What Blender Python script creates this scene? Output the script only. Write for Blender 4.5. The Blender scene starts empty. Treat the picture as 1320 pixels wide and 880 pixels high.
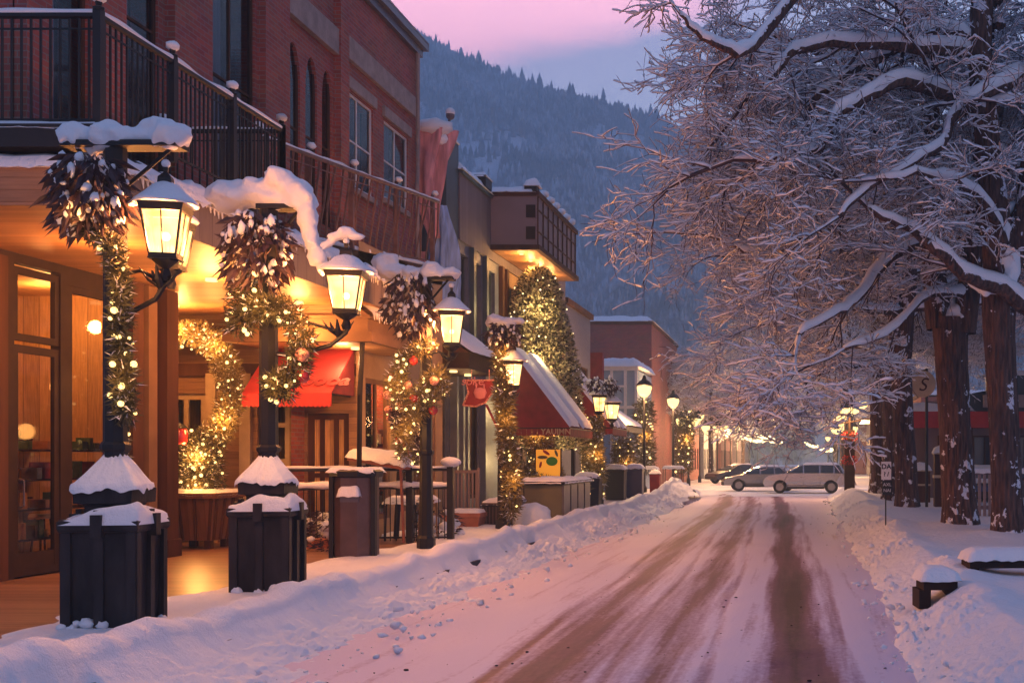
import bpy, math, random
import numpy as np
from mathutils import Vector, Matrix, noise
R = math.radians
SC = bpy.context.scene
COL = SC.collection
random.seed(7)
rng = np.random.default_rng(7)

# ------------------------------------------------------------------ camera
cd = bpy.data.cameras.new('camera'); CAM = bpy.data.objects.new('camera', cd); COL.objects.link(CAM)
CAM.location = (0, 0, 1.7); CAM.rotation_euler = (R(90), 0, 0)
cd.lens = 40.0; cd.sensor_width = 36.0; cd.shift_x = -0.2803; cd.shift_y = 0.1136
cd.clip_start = 0.1; cd.clip_end = 9000
SC.camera = CAM
# ------------------------------------------------------------------ world
W = bpy.data.worlds.new('World'); SC.world = W; W.use_nodes = True
nt = W.node_tree; nt.nodes.clear(); N = nt.nodes.new; LK = nt.links.new
SUN_EL, SUN_AZ = 3.0, 150.0
sky = N('ShaderNodeTexSky'); sky.sky_type = 'NISHITA'; sky.sun_disc = False
sky.sun_elevation = R(SUN_EL); sky.sun_rotation = R(SUN_AZ); sky.altitude = 800; sky.dust_density = 1.0
geo = N('ShaderNodeTexCoord'); sep = N('ShaderNodeSeparateXYZ'); LK(geo.outputs['Generated'], sep.inputs[0])
# soft cloud bank: lavender blue low down, pink above, edge broken by noise
mp = N('ShaderNodeMapping'); mp.inputs['Scale'].default_value = (2.0, 2.0, 7.0); mp.inputs['Rotation'].default_value = (0, R(-14), 0)
LK(geo.outputs['Generated'], mp.inputs[0])
nz = N('ShaderNodeTexNoise'); nz.inputs['Scale'].default_value = 1.6; nz.inputs['Detail'].default_value = 5; nz.inputs['Roughness'].default_value = .5
LK(mp.outputs[0], nz.inputs['Vector'])
tilt = N('ShaderNodeMath'); tilt.operation = 'MULTIPLY_ADD'; LK(sep.outputs['X'], tilt.inputs[0]); tilt.inputs[1].default_value = -0.34; LK(sep.outputs['Z'], tilt.inputs[2])
add = N('ShaderNodeMath'); add.operation = 'MULTIPLY_ADD'; LK(nz.outputs['Fac'], add.inputs[0]); add.inputs[1].default_value = 0.16; LK(tilt.outputs[0], add.inputs[2])
ramp = N('ShaderNodeValToRGB'); LK(add.outputs[0], ramp.inputs[0])
cr = ramp.color_ramp; cr.elements[0].position = 0.0; cr.elements[0].color = (.34, .46, .78, 1)
cr.elements[1].position = 1.0; cr.elements[1].color = (.13, .22, .46, 1)
for p_, c_ in ((.28, (1.1, 1.3, 1.8, 1)), (.40, (1.25, 1.3, 1.85, 1)), (.475, (1.3, 1.22, 1.8, 1)), (.515, (4.4, 2.0, 2.5, 1)), (.58, (5.6, 2.3, 2.7, 1)), (.66, (1.6, .9, 1.3, 1)), (.76, (.22, .30, .56, 1))):
    e = cr.elements.new(p_); e.color = c_
bg1 = N('ShaderNodeBackground'); LK(sky.outputs[0], bg1.inputs[0]); bg1.inputs[1].default_value = 0.02
side = N('ShaderNodeMapRange'); LK(sep.outputs['Y'], side.inputs['Value']); side.inputs['From Min'].default_value = .45; side.inputs['From Max'].default_value = .8
mixs = N('ShaderNodeMix'); mixs.data_type = 'RGBA'; LK(side.outputs[0], mixs.inputs[0]); mixs.inputs[6].default_value = (.11, .18, .38, 1); LK(ramp.outputs[0], mixs.inputs[7])
bg2 = N('ShaderNodeBackground'); LK(mixs.outputs[2], bg2.inputs[0]); bg2.inputs[1].default_value = .92
ad = N('ShaderNodeAddShader'); LK(bg1.outputs[0], ad.inputs[0]); LK(bg2.outputs[0], ad.inputs[1])
wo = N('ShaderNodeOutputWorld'); LK(ad.outputs[0], wo.inputs[0])
# ------------------------------------------------------------------ dim dusk sun, very soft
sl = bpy.data.lights.new('sun', 'SUN'); SUN = bpy.data.objects.new('sun', sl); COL.objects.link(SUN)
sl.energy = 0.12; sl.angle = R(25); sl.color = (1, .72, .72)
SUN.rotation_euler = (R(68), 0, R(-150 + 180))
SC.view_settings.view_transform = 'Standard'; SC.view_settings.look = 'None'
SC.view_settings.exposure = 0.25; SC.view_settings.gamma = 1.0
cy = SC.cycles
cy.max_bounces = 6; cy.diffuse_bounces = 3; cy.glossy_bounces = 2; cy.transmission_bounces = 2; cy.transparent_max_bounces = 12
cy.volume_bounces = 2; cy.sample_clamp_indirect = 2.0; cy.sample_clamp_direct = 0; cy.caustics_reflective = False; cy.caustics_refractive = False
cy.use_denoising = True; cy.use_adaptive_sampling = False

# ------------------------------------------------------------------ pixel (1320x880) -> world at depth d
def P(px, py, d): return Vector(((px-1030)/1467*d, d, 1.7-(py-590)/1467*d))

# ------------------------------------------------------------------ materials
def mat(name, col, rough=.7, metal=0., bump=0., bscale=20., var=0., vscale=4., emit=None, estr=0., stretch=(1, 1, 1), spec=.5, coat=0, sheen=0):
    m = bpy.data.materials.new(name); m.use_nodes = True; t = m.node_tree; b = t.nodes['Principled BSDF']
    b.inputs['Base Color'].default_value = (*col, 1); b.inputs['Roughness'].default_value = rough; b.inputs['Metallic'].default_value = metal
    b.inputs['Specular IOR Level'].default_value = spec
    if coat: b.inputs['Coat Weight'].default_value = coat; b.inputs['Coat Roughness'].default_value = .08
    if emit:
        b.inputs['Emission Color'].default_value = (*emit, 1); b.inputs['Emission Strength'].default_value = estr
    tc = None
    if bump or var:
        tc = t.nodes.new('ShaderNodeTexCoord'); mpn = t.nodes.new('ShaderNodeMapping'); mpn.inputs['Scale'].default_value = stretch
        t.links.new(tc.outputs['Object'], mpn.inputs[0])
    if var:
        n1 = t.nodes.new('ShaderNodeTexNoise'); n1.inputs['Scale'].default_value = vscale; n1.inputs['Detail'].default_value = 6
        t.links.new(mpn.outputs[0], n1.inputs['Vector'])
        rp = t.nodes.new('ShaderNodeValToRGB'); rp.color_ramp.elements[0].position = .3; rp.color_ramp.elements[1].position = .7
        rp.color_ramp.elements[0].color = (*[c*(1-var) for c in col], 1); rp.color_ramp.elements[1].color = (*[min(1, c*(1+var)) for c in col], 1)
        t.links.new(n1.outputs['Fac'], rp.inputs[0]); t.links.new(rp.outputs[0], b.inputs['Base Color'])
    if bump:
        n2 = t.nodes.new('ShaderNodeTexNoise'); n2.inputs['Scale'].default_value = bscale; n2.inputs['Detail'].default_value = 5
        t.links.new(mpn.outputs[0], n2.inputs['Vector'])
        bp = t.nodes.new('ShaderNodeBump'); bp.inputs['Strength'].default_value = bump; bp.inputs['Distance'].default_value = .02
        t.links.new(n2.outputs['Fac'], bp.inputs['Height']); t.links.new(bp.outputs[0], b.inputs['Normal'])
    return m

def brick(name, c1, c2, mortar, sc=1.0):
    m = bpy.data.materials.new(name); m.use_nodes = True; t = m.node_tree; b = t.nodes['Principled BSDF']
    uv = t.nodes.new('ShaderNodeUVMap'); br = t.nodes.new('ShaderNodeTexBrick')
    br.inputs['Scale'].default_value = 1.0; br.inputs['Brick Width'].default_value = .24*sc; br.inputs['Row Height'].default_value = .085*sc
    br.inputs['Mortar Size'].default_value = .009*sc; br.inputs['Mortar Smooth'].default_value = .2
    br.inputs['Color1'].default_value = (*c1, 1); br.inputs['Color2'].default_value = (*c2, 1); br.inputs['Mortar'].default_value = (*mortar, 1)
    t.links.new(uv.outputs[0], br.inputs['Vector'])
    n1 = t.nodes.new('ShaderNodeTexNoise'); n1.inputs['Scale'].default_value = 1.3; n1.inputs['Detail'].default_value = 6; t.links.new(uv.outputs[0], n1.inputs['Vector'])
    mx = t.nodes.new('ShaderNodeMix'); mx.data_type = 'RGBA'; mx.blend_type = 'MULTIPLY'; mx.inputs[0].default_value = .55
    t.links.new(br.outputs['Color'], mx.inputs[6]); t.links.new(n1.outputs['Color'], mx.inputs[7])
    hs = t.nodes.new('ShaderNodeMix'); hs.data_type = 'RGBA'; hs.blend_type = 'MULTIPLY'; hs.inputs[0].default_value = 0
    mlt = t.nodes.new('ShaderNodeVectorMath'); mlt.operation = 'SCALE'; mlt.inputs['Scale'].default_value = 1.35; t.links.new(mx.outputs[2], mlt.inputs[0])
    t.links.new(mlt.outputs[0], b.inputs['Base Color'])
    bp = t.nodes.new('ShaderNodeBump'); bp.inputs['Strength'].default_value = .6; bp.inputs['Distance'].default_value = .015
    inv = t.nodes.new('ShaderNodeMath'); inv.operation = 'SUBTRACT'; inv.inputs[0].default_value = 1; t.links.new(br.outputs['Fac'], inv.inputs[1])
    t.links.new(inv.outputs[0], bp.inputs['Height']); t.links.new(bp.outputs[0], b.inputs['Normal']); b.inputs['Roughness'].default_value = .85
    return m

def planks(name, col, w=.12, along='v', dark=.35, rough=.6, var=.35):
    """boards; along = uv axis across which the joints repeat"""
    m = bpy.data.materials.new(name); m.use_nodes = True; t = m.node_tree; b = t.nodes['Principled BSDF']
    uv = t.nodes.new('ShaderNodeUVMap'); sp = t.nodes.new('ShaderNodeSeparateXYZ'); t.links.new(uv.outputs[0], sp.inputs[0])
    dv = t.nodes.new('ShaderNodeMath'); dv.operation = 'DIVIDE'; dv.inputs[1].default_value = w
    t.links.new(sp.outputs['Y' if along == 'v' else 'X'], dv.inputs[0])
    fr = t.nodes.new('ShaderNodeMath'); fr.operation = 'FRACT'; t.links.new(dv.outputs[0], fr.inputs[0])
    fl = t.nodes.new('ShaderNodeMath'); fl.operation = 'FLOOR'; t.links.new(dv.outputs[0], fl.inputs[0])
    wn = t.nodes.new('ShaderNodeTexWhiteNoise'); wn.noise_dimensions = '1D'; t.links.new(fl.outputs[0], wn.inputs['W'])
    mpn = t.nodes.new('ShaderNodeMapping'); mpn.inputs['Scale'].default_value = (1, 14, 1) if along == 'v' else (14, 1, 1); t.links.new(uv.outputs[0], mpn.inputs[0])
    n1 = t.nodes.new('ShaderNodeTexNoise'); n1.inputs['Scale'].default_value = 2.5; n1.inputs['Detail'].default_value = 8; t.links.new(mpn.outputs[0], n1.inputs['Vector'])
    a1 = t.nodes.new('ShaderNodeMath'); a1.operation = 'MULTIPLY_ADD'; t.links.new(wn.outputs['Value'], a1.inputs[0]); a1.inputs[1].default_value = .6; t.links.new(n1.outputs['Fac'], a1.inputs[2])
    rp = t.nodes.new('ShaderNodeValToRGB'); rp.color_ramp.elements[0].position = .3; rp.color_ramp.elements[1].position = 1.1
    rp.color_ramp.elements[0].color = (*[c*(1-var) for c in col], 1); rp.color_ramp.elements[1].color = (*[min(1, c*(1+var)) for c in col], 1)
    t.links.new(a1.outputs[0], rp.inputs[0])
    gp = t.nodes.new('ShaderNodeValToRGB'); e = gp.color_ramp.elements; e[0].position = 0; e[0].color = (0, 0, 0, 1); e[1].position = .06; e[1].color = (1, 1, 1, 1)
    t.links.new(fr.outputs[0], gp.inputs[0])
    mx = t.nodes.new('ShaderNodeMix'); mx.data_type = 'RGBA'; mx.inputs[6].default_value = (*[c*dark for c in col], 1)
    t.links.new(gp.outputs[0], mx.inputs[0]); t.links.new(rp.outputs[0], mx.inputs[7]); t.links.new(mx.outputs[2], b.inputs['Base Color'])
    bp = t.nodes.new('ShaderNodeBump'); bp.inputs['Strength'].default_value = .6; bp.inputs['Distance'].default_value = .01
    t.links.new(gp.outputs[0], bp.inputs['Height']); t.links.new(bp.outputs[0], b.inputs['Normal']); b.inputs['Roughness'].default_value = rough
    return m

def glow(name, col, strength, sample=False):
    m = bpy.data.materials.new(name); m.use_nodes = True; t = m.node_tree; t.nodes.clear()
    e = t.nodes.new('ShaderNodeEmission'); e.inputs[0].default_value = (*col, 1); e.inputs[1].default_value = strength
    o = t.nodes.new('ShaderNodeOutputMaterial'); t.links.new(e.outputs[0], o.inputs[0])
    if not sample: m.cycles.emission_sampling = 'NONE'
    return m

def lampglass(name, col, strength):
    """frosted lit glass: glows and lets the bulb's light through"""
    m = bpy.data.materials.new(name); m.use_nodes = True; t = m.node_tree; t.nodes.clear()
    tr = t.nodes.new('ShaderNodeBsdfTransparent'); tr.inputs[0].default_value = (.6, .5, .4, 1)
    em = t.nodes.new('ShaderNodeEmission'); em.inputs[1].default_value = strength
    uv = t.nodes.new('ShaderNodeTexCoord'); n = t.nodes.new('ShaderNodeTexNoise'); n.inputs['Scale'].default_value = 5; n.inputs['Detail'].default_value = 1; t.links.new(uv.outputs['Object'], n.inputs['Vector'])
    lw = t.nodes.new('ShaderNodeLayerWeight'); lw.inputs[0].default_value = .35
    rp = t.nodes.new('ShaderNodeValToRGB'); rp.color_ramp.elements[0].position = .36; rp.color_ramp.elements[1].position = .62
    rp.color_ramp.elements[0].color = (col[0]*.8, col[1]*.62, col[2]*.4, 1); rp.color_ramp.elements[1].color = (*col, 1)
    t.links.new(n.outputs['Fac'], rp.inputs[0]); t.links.new(rp.outputs[0], em.inputs[0])
    a = t.nodes.new('ShaderNodeAddShader'); t.links.new(tr.outputs[0], a.inputs[0]); t.links.new(em.outputs[0], a.inputs[1])
    o = t.nodes.new('ShaderNodeOutputMaterial'); t.links.new(a.outputs[0], o.inputs[0]); m.cycles.emission_sampling = 'NONE'
    return m

def glass(name, tint=(.6, .6, .6), refl=.12):
    m = bpy.data.materials.new(name); m.use_nodes = True; t = m.node_tree; t.nodes.clear()
    tr = t.nodes.new('ShaderNodeBsdfTransparent'); tr.inputs[0].default_value = (*tint, 1)
    gl = t.nodes.new('ShaderNodeBsdfGlossy'); gl.inputs['Roughness'].default_value = .04
    fr = t.nodes.new('ShaderNodeFresnel'); fr.inputs[0].default_value = 1.5
    mx = t.nodes.new('ShaderNodeMixShader'); t.links.new(fr.outputs[0], mx.inputs[0]); t.links.new(tr.outputs[0], mx.inputs[1]); t.links.new(gl.outputs[0], mx.inputs[2])
    o = t.nodes.new('ShaderNodeOutputMaterial'); t.links.new(mx.outputs[0], o.inputs[0])
    return m

def snowmat(name, col=(.83, .84, .88), bump=.5, sc=9., fine=60.):
    m = bpy.data.materials.new(name); m.use_nodes = True; t = m.node_tree; b = t.nodes['Principled BSDF']
    b.inputs['Roughness'].default_value = .65; b.inputs['Base Color'].default_value = (*col, 1); b.inputs['Specular IOR Level'].default_value = .3
    tc = t.nodes.new('ShaderNodeTexCoord')
    n1 = t.nodes.new('ShaderNodeTexNoise'); n1.inputs['Scale'].default_value = sc; n1.inputs['Detail'].default_value = 8; n1.inputs['Roughness'].default_value = .6
    n2 = t.nodes.new('ShaderNodeTexNoise'); n2.inputs['Scale'].default_value = fine; n2.inputs['Detail'].default_value = 3
    t.links.new(tc.outputs['Object'], n1.inputs['Vector']); t.links.new(tc.outputs['Object'], n2.inputs['Vector'])
    ma = t.nodes.new('ShaderNodeMath'); ma.operation = 'MULTIPLY_ADD'; t.links.new(n2.outputs['Fac'], ma.inputs[0]); ma.inputs[1].default_value = .25; t.links.new(n1.outputs['Fac'], ma.inputs[2])
    bp = t.nodes.new('ShaderNodeBump'); bp.inputs['Strength'].default_value = bump; bp.inputs['Distance'].default_value = .04
    t.links.new(ma.outputs[0], bp.inputs['Height']); t.links.new(bp.outputs[0], b.inputs['Normal'])
    return m

M = {}

M['snow'] = snowmat('snow_soft', bump=.55, sc=14)
M['bank'] = snowmat('snow_bank', bump=.9, sc=7)
M['twigsnow'] = mat('twig_snow', (.80, .80, .86), .7)
M['brick'] = brick('red_brick', (.40, .095, .065), (.27, .06, .05), (.26, .17, .15))
M['brick2'] = brick('dark_brick', (.25, .06, .05), (.19, .05, .042), (.13, .08, .08))
M['stone'] = mat('stone_trim', (.30, .24, .22), .85, bump=.3, bscale=15, var=.2)
M['iron'] = mat('black_iron', (.013, .011, .012), .5, metal=.3, bump=.15, bscale=50)
M['rust'] = mat('brown_iron', (.17, .08, .06), .55, bump=.3, bscale=40, var=.35, vscale=6)
M['bin'] = mat('dark_plastic_panel', (.026, .019, .019), .6, spec=.25, bump=.25, bscale=30, var=.6, vscale=5, stretch=(1, 1, .35))
M['binb'] = mat('brown_metal_panel', (.10, .06, .058), .4, metal=.25, bump=.1, bscale=12, var=.3, vscale=3)
M['frame'] = mat('dark_bronze_frame', (.03, .017, .012), .75, bump=.1, var=.2, spec=.15)
M['tan'] = mat('tan_panel', (.20, .115, .065), .75, spec=.2, bump=.12, var=.15, vscale=2)
M['cream'] = mat('cream_paint', (.48, .36, .23), .55, bump=.12, var=.12)
M['greyfascia'] = planks('fascia_panel', (.16, .12, .11), .33, 'u', .5, .6, .2)
M['soffit'] = planks('wood_soffit', (.34, .165, .065), .13, 'v', .12, .5, .25)
M['deck'] = planks('deck_boards', (.24, .12, .065), .14, 'v', .35, .32, .4)
M['wood'] = planks('brown_boards', (.16, .07, .035), .16, 'u', .3, .5, .35)
M['woodh'] = planks('clapboards', (.24, .13, .065), .14, 'v', .4, .55, .3)
M['brown'] = mat('brown_wood', (.075, .032, .018), .75, spec=.15, bump=.3, bscale=10, var=.35, vscale=3, stretch=(1, 1, .15))
M['taupe'] = planks('taupe_siding', (.15, .115, .13), .3, 'u', .8, .7, .12)
M['taupep'] = mat('taupe_panel', (.22, .16, .165), .6, bump=.1, var=.1, vscale=1)
M['teal'] = mat('dark_teal_paint', (.045, .07, .085), .5, bump=.1, var=.25, vscale=1.5, stretch=(1, 1, .3))
M['bluegrey'] = mat('blue_grey_paint', (.11, .12, .17), .5, bump=.1, var=.15)
M['ochre'] = mat('ochre_plaster', (.38, .25, .13), .8, bump=.2, var=.15, vscale=2)
M['white'] = mat('white_paint', (.7, .68, .68), .5, bump=.05, var=.06)
M['dark'] = mat('painted_room_shade', (.012, .010, .012), .9, var=.2)  # near-black colour stands in for the shade of unlit rooms
M['curtain'] = mat('pale_curtain', (.42, .42, .5), .9, bump=.4, bscale=6, stretch=(6, 6, .3))
M['glass'] = glass('window_glass', (.55, .57, .62))
M['shopglass'] = glass('shop_glass', (.9, .88, .85))
M['redcloth'] = mat('red_awning_cloth', (.44, .03, .03), .75, bump=.15, bscale=60, var=.12)
M['maroon'] = mat('maroon_awning_cloth', (.22, .02, .022), .75, bump=.15, bscale=60, var=.2)
M['olive'] = mat('olive_metal', (.12, .11, .065), .45, bump=.05, var=.12, vscale=2)
M['steel'] = mat('grey_metal', (.14, .12, .14), .4, metal=.3, bump=.05, var=.15)
M['navy'] = mat('navy_metal', (.03, .035, .09), .45)
M['terra'] = mat('terracotta', (.34, .12, .07), .8, bump=.2, var=.2)
M['leafd'] = mat('frosted_dark_leaf', (.045, .02, .026), .6, var=.5, vscale=12)
M['leafg'] = mat('fir_green', (.07, .062, .022), .6, var=.5, vscale=14)
M['leafy'] = mat('yellow_green_leaf', (.16, .12, .04), .6, var=.55, vscale=14)
M['redorn'] = mat('red_ornament', (.5, .03, .025), .25, coat=.5)
M['pinkorn'] = mat('red_white_ornament', (.6, .25, .2), .5, var=.8, vscale=25)
M['bulb'] = glow('warm_bulb', (1, .62, .20), 3.2)
M['bulbw'] = glow('pale_warm_bulb', (1, .75, .38), 3.0)
M['lamp'] = lampglass('lantern_glass', (1, .66, .26), 1.7)
M['lampb'] = glow('lamp_globe', (1, .66, .24), 2.2)
M['inbulb'] = glow('lantern_bulb', (1, .75, .4), 5)
M['tyre'] = mat('tyre_rubber', (.02, .02, .02), .9, bump=.2)
M['rim'] = mat('wheel_rim', (.35, .34, .36), .35, metal=.8)
M['carsilver'] = mat('silver_car_paint', (.50, .48, .50), .24, metal=.8, coat=.6, var=.04)
M['cargrey'] = mat('grey_car_paint', (.26, .26, .29), .3, metal=.45, coat=.6)
M['cardark'] = mat('dark_car_paint', (.05, .05, .06), .3, metal=.3, coat=.6)
M['carblue'] = mat('blue_car_paint', (.04, .09, .22), .3, metal=.3, coat=.6)
M['carglass'] = mat('car_glass', (.03, .04, .055), .08, spec=.8)
M['plastic'] = mat('black_plastic', (.02, .02, .022), .6)
M['concrete'] = mat('grey_concrete', (.24, .20, .19), .9, bump=.4, var=.2)
M['pink'] = mat('pink_cloth', (.62, .27, .28), .8, bump=.3, bscale=5, var=.45, vscale=2, stretch=(3, 3, .5))
M['blue'] = mat('pale_blue_cloth', (.28, .42, .68), .8, bump=.3, bscale=5, var=.4, vscale=2.5, stretch=(3, 3, .4))
M['green'] = mat('dull_green_cloth', (.10, .15, .09), .8, bump=.2)
M['glow_win'] = glow('lit_window', (1, .52, .18), .9)
M['amber'] = mat('orange_panel', (.75, .28, .03), .6, emit=(1, .38, .03), estr=.5)  # emission added so the poster board looks lit
M['shoplight'] = planks('warm_shop_wall', (.52, .30, .12), .28, 'u', .35, .6, .5)
M['palebl'] = mat('pale_blue_panel', (.28, .38, .50), .25, var=.15, vscale=1)
M['goods'] = [mat('goods_'+n, c, .6, var=.3, vscale=9) for n, c in (('amber', (.5, .22, .06)), ('red', (.45, .05, .04)), ('brown', (.13, .06, .03)), ('cream', (.6, .5, .35)), ('green', (.08, .16, .07)))]

# ------------------------------------------------------------------ mesh tools
class MB:
    def __init__(s): s.v = []; s.f = []
    def box(s, x0, x1, y0, y1, z0, z1):
        i = len(s.v); s.v += [(x, y, z) for z in (z0, z1) for y in (y0, y1) for x in (x0, x1)]
        s.f += [(i, i+2, i+3, i+1), (i+4, i+5, i+7, i+6), (i, i+1, i+5, i+4), (i+2, i+6, i+7, i+3), (i, i+4, i+6, i+2), (i+1, i+3, i+7, i+5)]
        return s
    def obox(s, c, size, rz=0, rx=0, ry=0):
        mt = Matrix.Translation(c) @ Matrix.Rotation(rz, 4, 'Z') @ Matrix.Rotation(rx, 4, 'X') @ Matrix.Rotation(ry, 4, 'Y')
        i = len(s.v); a, b, c2 = [q/2 for q in size]
        s.v += [tuple(mt @ Vector((x, y, z))) for z in (-c2, c2) for y in (-b, b) for x in (-a, a)]
        s.f += [(i, i+2, i+3, i+1), (i+4, i+5, i+7, i+6), (i, i+1, i+5, i+4), (i+2, i+6, i+7, i+3), (i, i+4, i+6, i+2), (i+1, i+3, i+7, i+5)]
        return s
    def poly(s, pts): i = len(s.v); s.v += [tuple(p) for p in pts]; s.f.append(tuple(range(i, i+len(pts)))); return s
    def prism(s, pts, off):
        """polygon pts (3D) extruded by vector off"""
        i = len(s.v); n = len(pts); o = Vector(off)
        s.v += [tuple(Vector(p)) for p in pts] + [tuple(Vector(p)+o) for p in pts]
        s.f.append(tuple(range(i+n-1, i-1, -1))); s.f.append(tuple(range(i+n, i+2*n)))
        for k in range(n): k2 = (k+1) % n; s.f.append((i+k, i+k2, i+n+k2, i+n+k))
        return s
    def tube(s, pts, r, n=6, cap=True, flat=1.0):
        pts = [Vector(p) for p in pts]; m = len(pts)
        rr = r if hasattr(r, '__len__') else [r]*m
        i0 = len(s.v); up = Vector((0, 0, 1)); prev = None
        for k in range(m):
            t = (pts[min(k+1, m-1)]-pts[max(k-1, 0)]).normalized()
            if prev is None:
                a = t.cross(up if abs(t.z) < .95 else Vector((1, 0, 0))).normalized()
            else:
                a = prev - t*prev.dot(t)
                a = a.normalized() if a.length > 1e-6 else t.cross(up).normalized()
            prev = a; b = t.cross(a)
            for j in range(n):
                an = 2*math.pi*(j+.5)/n; s.v.append(tuple(pts[k]+a*math.cos(an)*rr[k]+b*math.sin(an)*rr[k]*flat))
        for k in range(m-1):
            for j in range(n):
                j2 = (j+1) % n; s.f.append((i0+k*n+j, i0+k*n+j2, i0+(k+1)*n+j2, i0+(k+1)*n+j))
        if cap: s.f.append(tuple(i0+j for j in range(n-1, -1, -1))); s.f.append(tuple(i0+(m-1)*n+j for j in range(n)))
        return s
    def lathe(s, c, prof, n=16, rot=0, sq=1.0):
        """prof: (r, z) list about vertical axis at c; n sides; closes ends"""
        i0 = len(s.v); m = len(prof)
        for r, z in prof:
            for j in range(n):
                a = 2*math.pi*j/n+rot; s.v.append((c[0]+r*math.cos(a), c[1]+r*math.sin(a)*sq, c[2]+z))
        for k in range(m-1):
            for j in range(n):
                j2 = (j+1) % n; s.f.append((i0+k*n+j, i0+k*n+j2, i0+(k+1)*n+j2, i0+(k+1)*n+j))
        s.f.append(tuple(i0+j for j in range(n-1, -1, -1))); s.f.append(tuple(i0+(m-1)*n+j for j in range(n)))
        return s
    def ball(s, c, r, n=10, m=7, sc=(1, 1, 1), nz=0.):
        i0 = len(s.v); c = Vector(c)
        for k in range(m+1):
            th = math.pi*(k/m if 0 < k < m else (.02 if k == 0 else .98))
            for j in range(n):
                a = 2*math.pi*j/n; d = Vector((math.sin(th)*math.cos(a)*sc[0], math.sin(th)*math.sin(a)*sc[1], math.cos(th)*sc[2]))
                q = r*(1+(nz*noise.noise((c+d*r)*2.3/max(r, .05)) if nz else 0)); s.v.append(tuple(c+d*q))
        for k in range(m):
            for j in range(n):
                j2 = (j+1) % n; s.f.append((i0+k*n+j, i0+(k+1)*n+j, i0+(k+1)*n+j2, i0+k*n+j2))
        s.f.append(tuple(i0+j for j in range(n))); s.f.append(tuple(i0+m*n+j for j in range(n-1, -1, -1)))
        return s
    def pillow(s, x0, x1, y0, y1, z, h, seed=0., res=.08, over=.03, rough=.25, sag=.05):
        """a soft cap of snow lying on a rectangle"""
        x0 -= over; x1 += over; y0 -= over; y1 += over
        nx = max(4, min(60, int((x1-x0)/res))); ny = max(4, min(90, int((y1-y0)/res))); i0 = len(s.v)
        w = min(x1-x0, y1-y0)/2
        for a in range(nx+1):
            for b in range(ny+1):
                x = x0+(x1-x0)*a/nx; y = y0+(y1-y0)*b/ny
                e = min(x-x0, x1-x, y-y0, y1-y)/min(w, h*1.3); e = max(0, min(1, e))
                k = math.sqrt(max(0, 1-(1-e)**2))
                f = 1+rough*noise.noise(Vector((x*2.2+seed, y*2.2, seed)))+rough*.5*noise.noise(Vector((x*6+seed, y*6, 3)))
                zz = z - (sag*(1-e) * (1+.8*noise.noise(Vector((x*9, y*9, seed+5))))) + h*k*f
                s.v.append((x, y, zz))
        for a in range(nx):
            for b in range(ny):
                q = i0+a*(ny+1)+b; s.f.append((q, q+ny+1, q+ny+2, q+1))
        # skirt floor
        c = len(s.v); s.v += [(x0, y0, z-sag*.9), (x1, y0, z-sag*.9), (x1, y1, z-sag*.9), (x0, y1, z-sag*.9)]; s.f.append((c+3, c+2, c+1, c))
        return s
    def build(s, name, m, parent=None, smooth=False, loc=None):
        me = bpy.data.meshes.new(name); v = s.v
        if parent is not None and loc is None: loc = Vector((0, 0, 0))
        me.from_pydata(v, [], s.f); me.update()
        nf = len(me.polygons)
        uvl = me.uv_layers.new(name='UVMap'); nl = len(me.loops)
        co = np.empty(len(me.vertices)*3, np.float32); me.vertices.foreach_get('co', co); co = co.reshape(-1, 3)
        li = np.empty(nl, np.int32); me.loops.foreach_get('vertex_index', li)
        nr = np.empty(nf*3, np.float32); me.polygons.foreach_get('normal', nr); nr = np.abs(nr.reshape(-1, 3))
        lt = np.empty(nf, np.int32); me.polygons.foreach_get('loop_total', lt)
        ax = np.repeat(nr.argmax(1), lt); c = co[li]
        uv = np.empty((nl, 2), np.float32)
        uv[:, 0] = np.where(ax == 0, c[:, 1], c[:, 0]); uv[:, 1] = np.where(ax == 2, c[:, 1], c[:, 2])
        uvl.data.foreach_set('uv', uv.ravel())
        if smooth: me.polygons.foreach_set('use_smooth', np.ones(nf, bool))
        for q in (m if isinstance(m, list) else [m]): me.materials.append(q)
        o = bpy.data.objects.new(name, me); COL.objects.link(o)
        if parent is not None: o.parent = parent
        return o

def np_mesh(name, verts, quads, m, parent=None, smooth=False, mats=None):
    me = bpy.data.meshes.new(name); verts = np.asarray(verts, np.float32); quads = np.asarray(quads, np.int32)
    k = quads.shape[1]
    me.vertices.add(len(verts)); me.vertices.foreach_set('co', verts.ravel())
    me.loops.add(quads.size); me.loops.foreach_set('vertex_index', quads.ravel())
    me.polygons.add(len(quads)); me.polygons.foreach_set('loop_start', np.arange(0, quads.size, k, dtype=np.int32)); me.polygons.foreach_set('loop_total', np.full(len(quads), k, np.int32))
    if smooth: me.polygons.foreach_set('use_smooth', np.ones(len(quads), bool))
    me.update(calc_edges=True)
    for q in (m if isinstance(m, list) else [m]): me.materials.append(q)
    if mats is not None: me.polygons.foreach_set('material_index', np.asarray(mats, np.int32))
    o = bpy.data.objects.new(name, me); COL.objects.link(o)
    if parent is not None: o.parent = parent
    return o

def grid_mesh(name, X, Y, Z, m, **k):
    """X,Y,Z 2-D arrays"""
    a, b = X.shape; idx = np.arange(a*b).reshape(a, b)
    q = np.stack([idx[:-1, :-1], idx[1:, :-1], idx[1:, 1:], idx[:-1, 1:]], -1).reshape(-1, 4)
    return np_mesh(name, np.stack([X, Y, Z], -1).reshape(-1, 3), q, m, smooth=True, **k)

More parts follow.
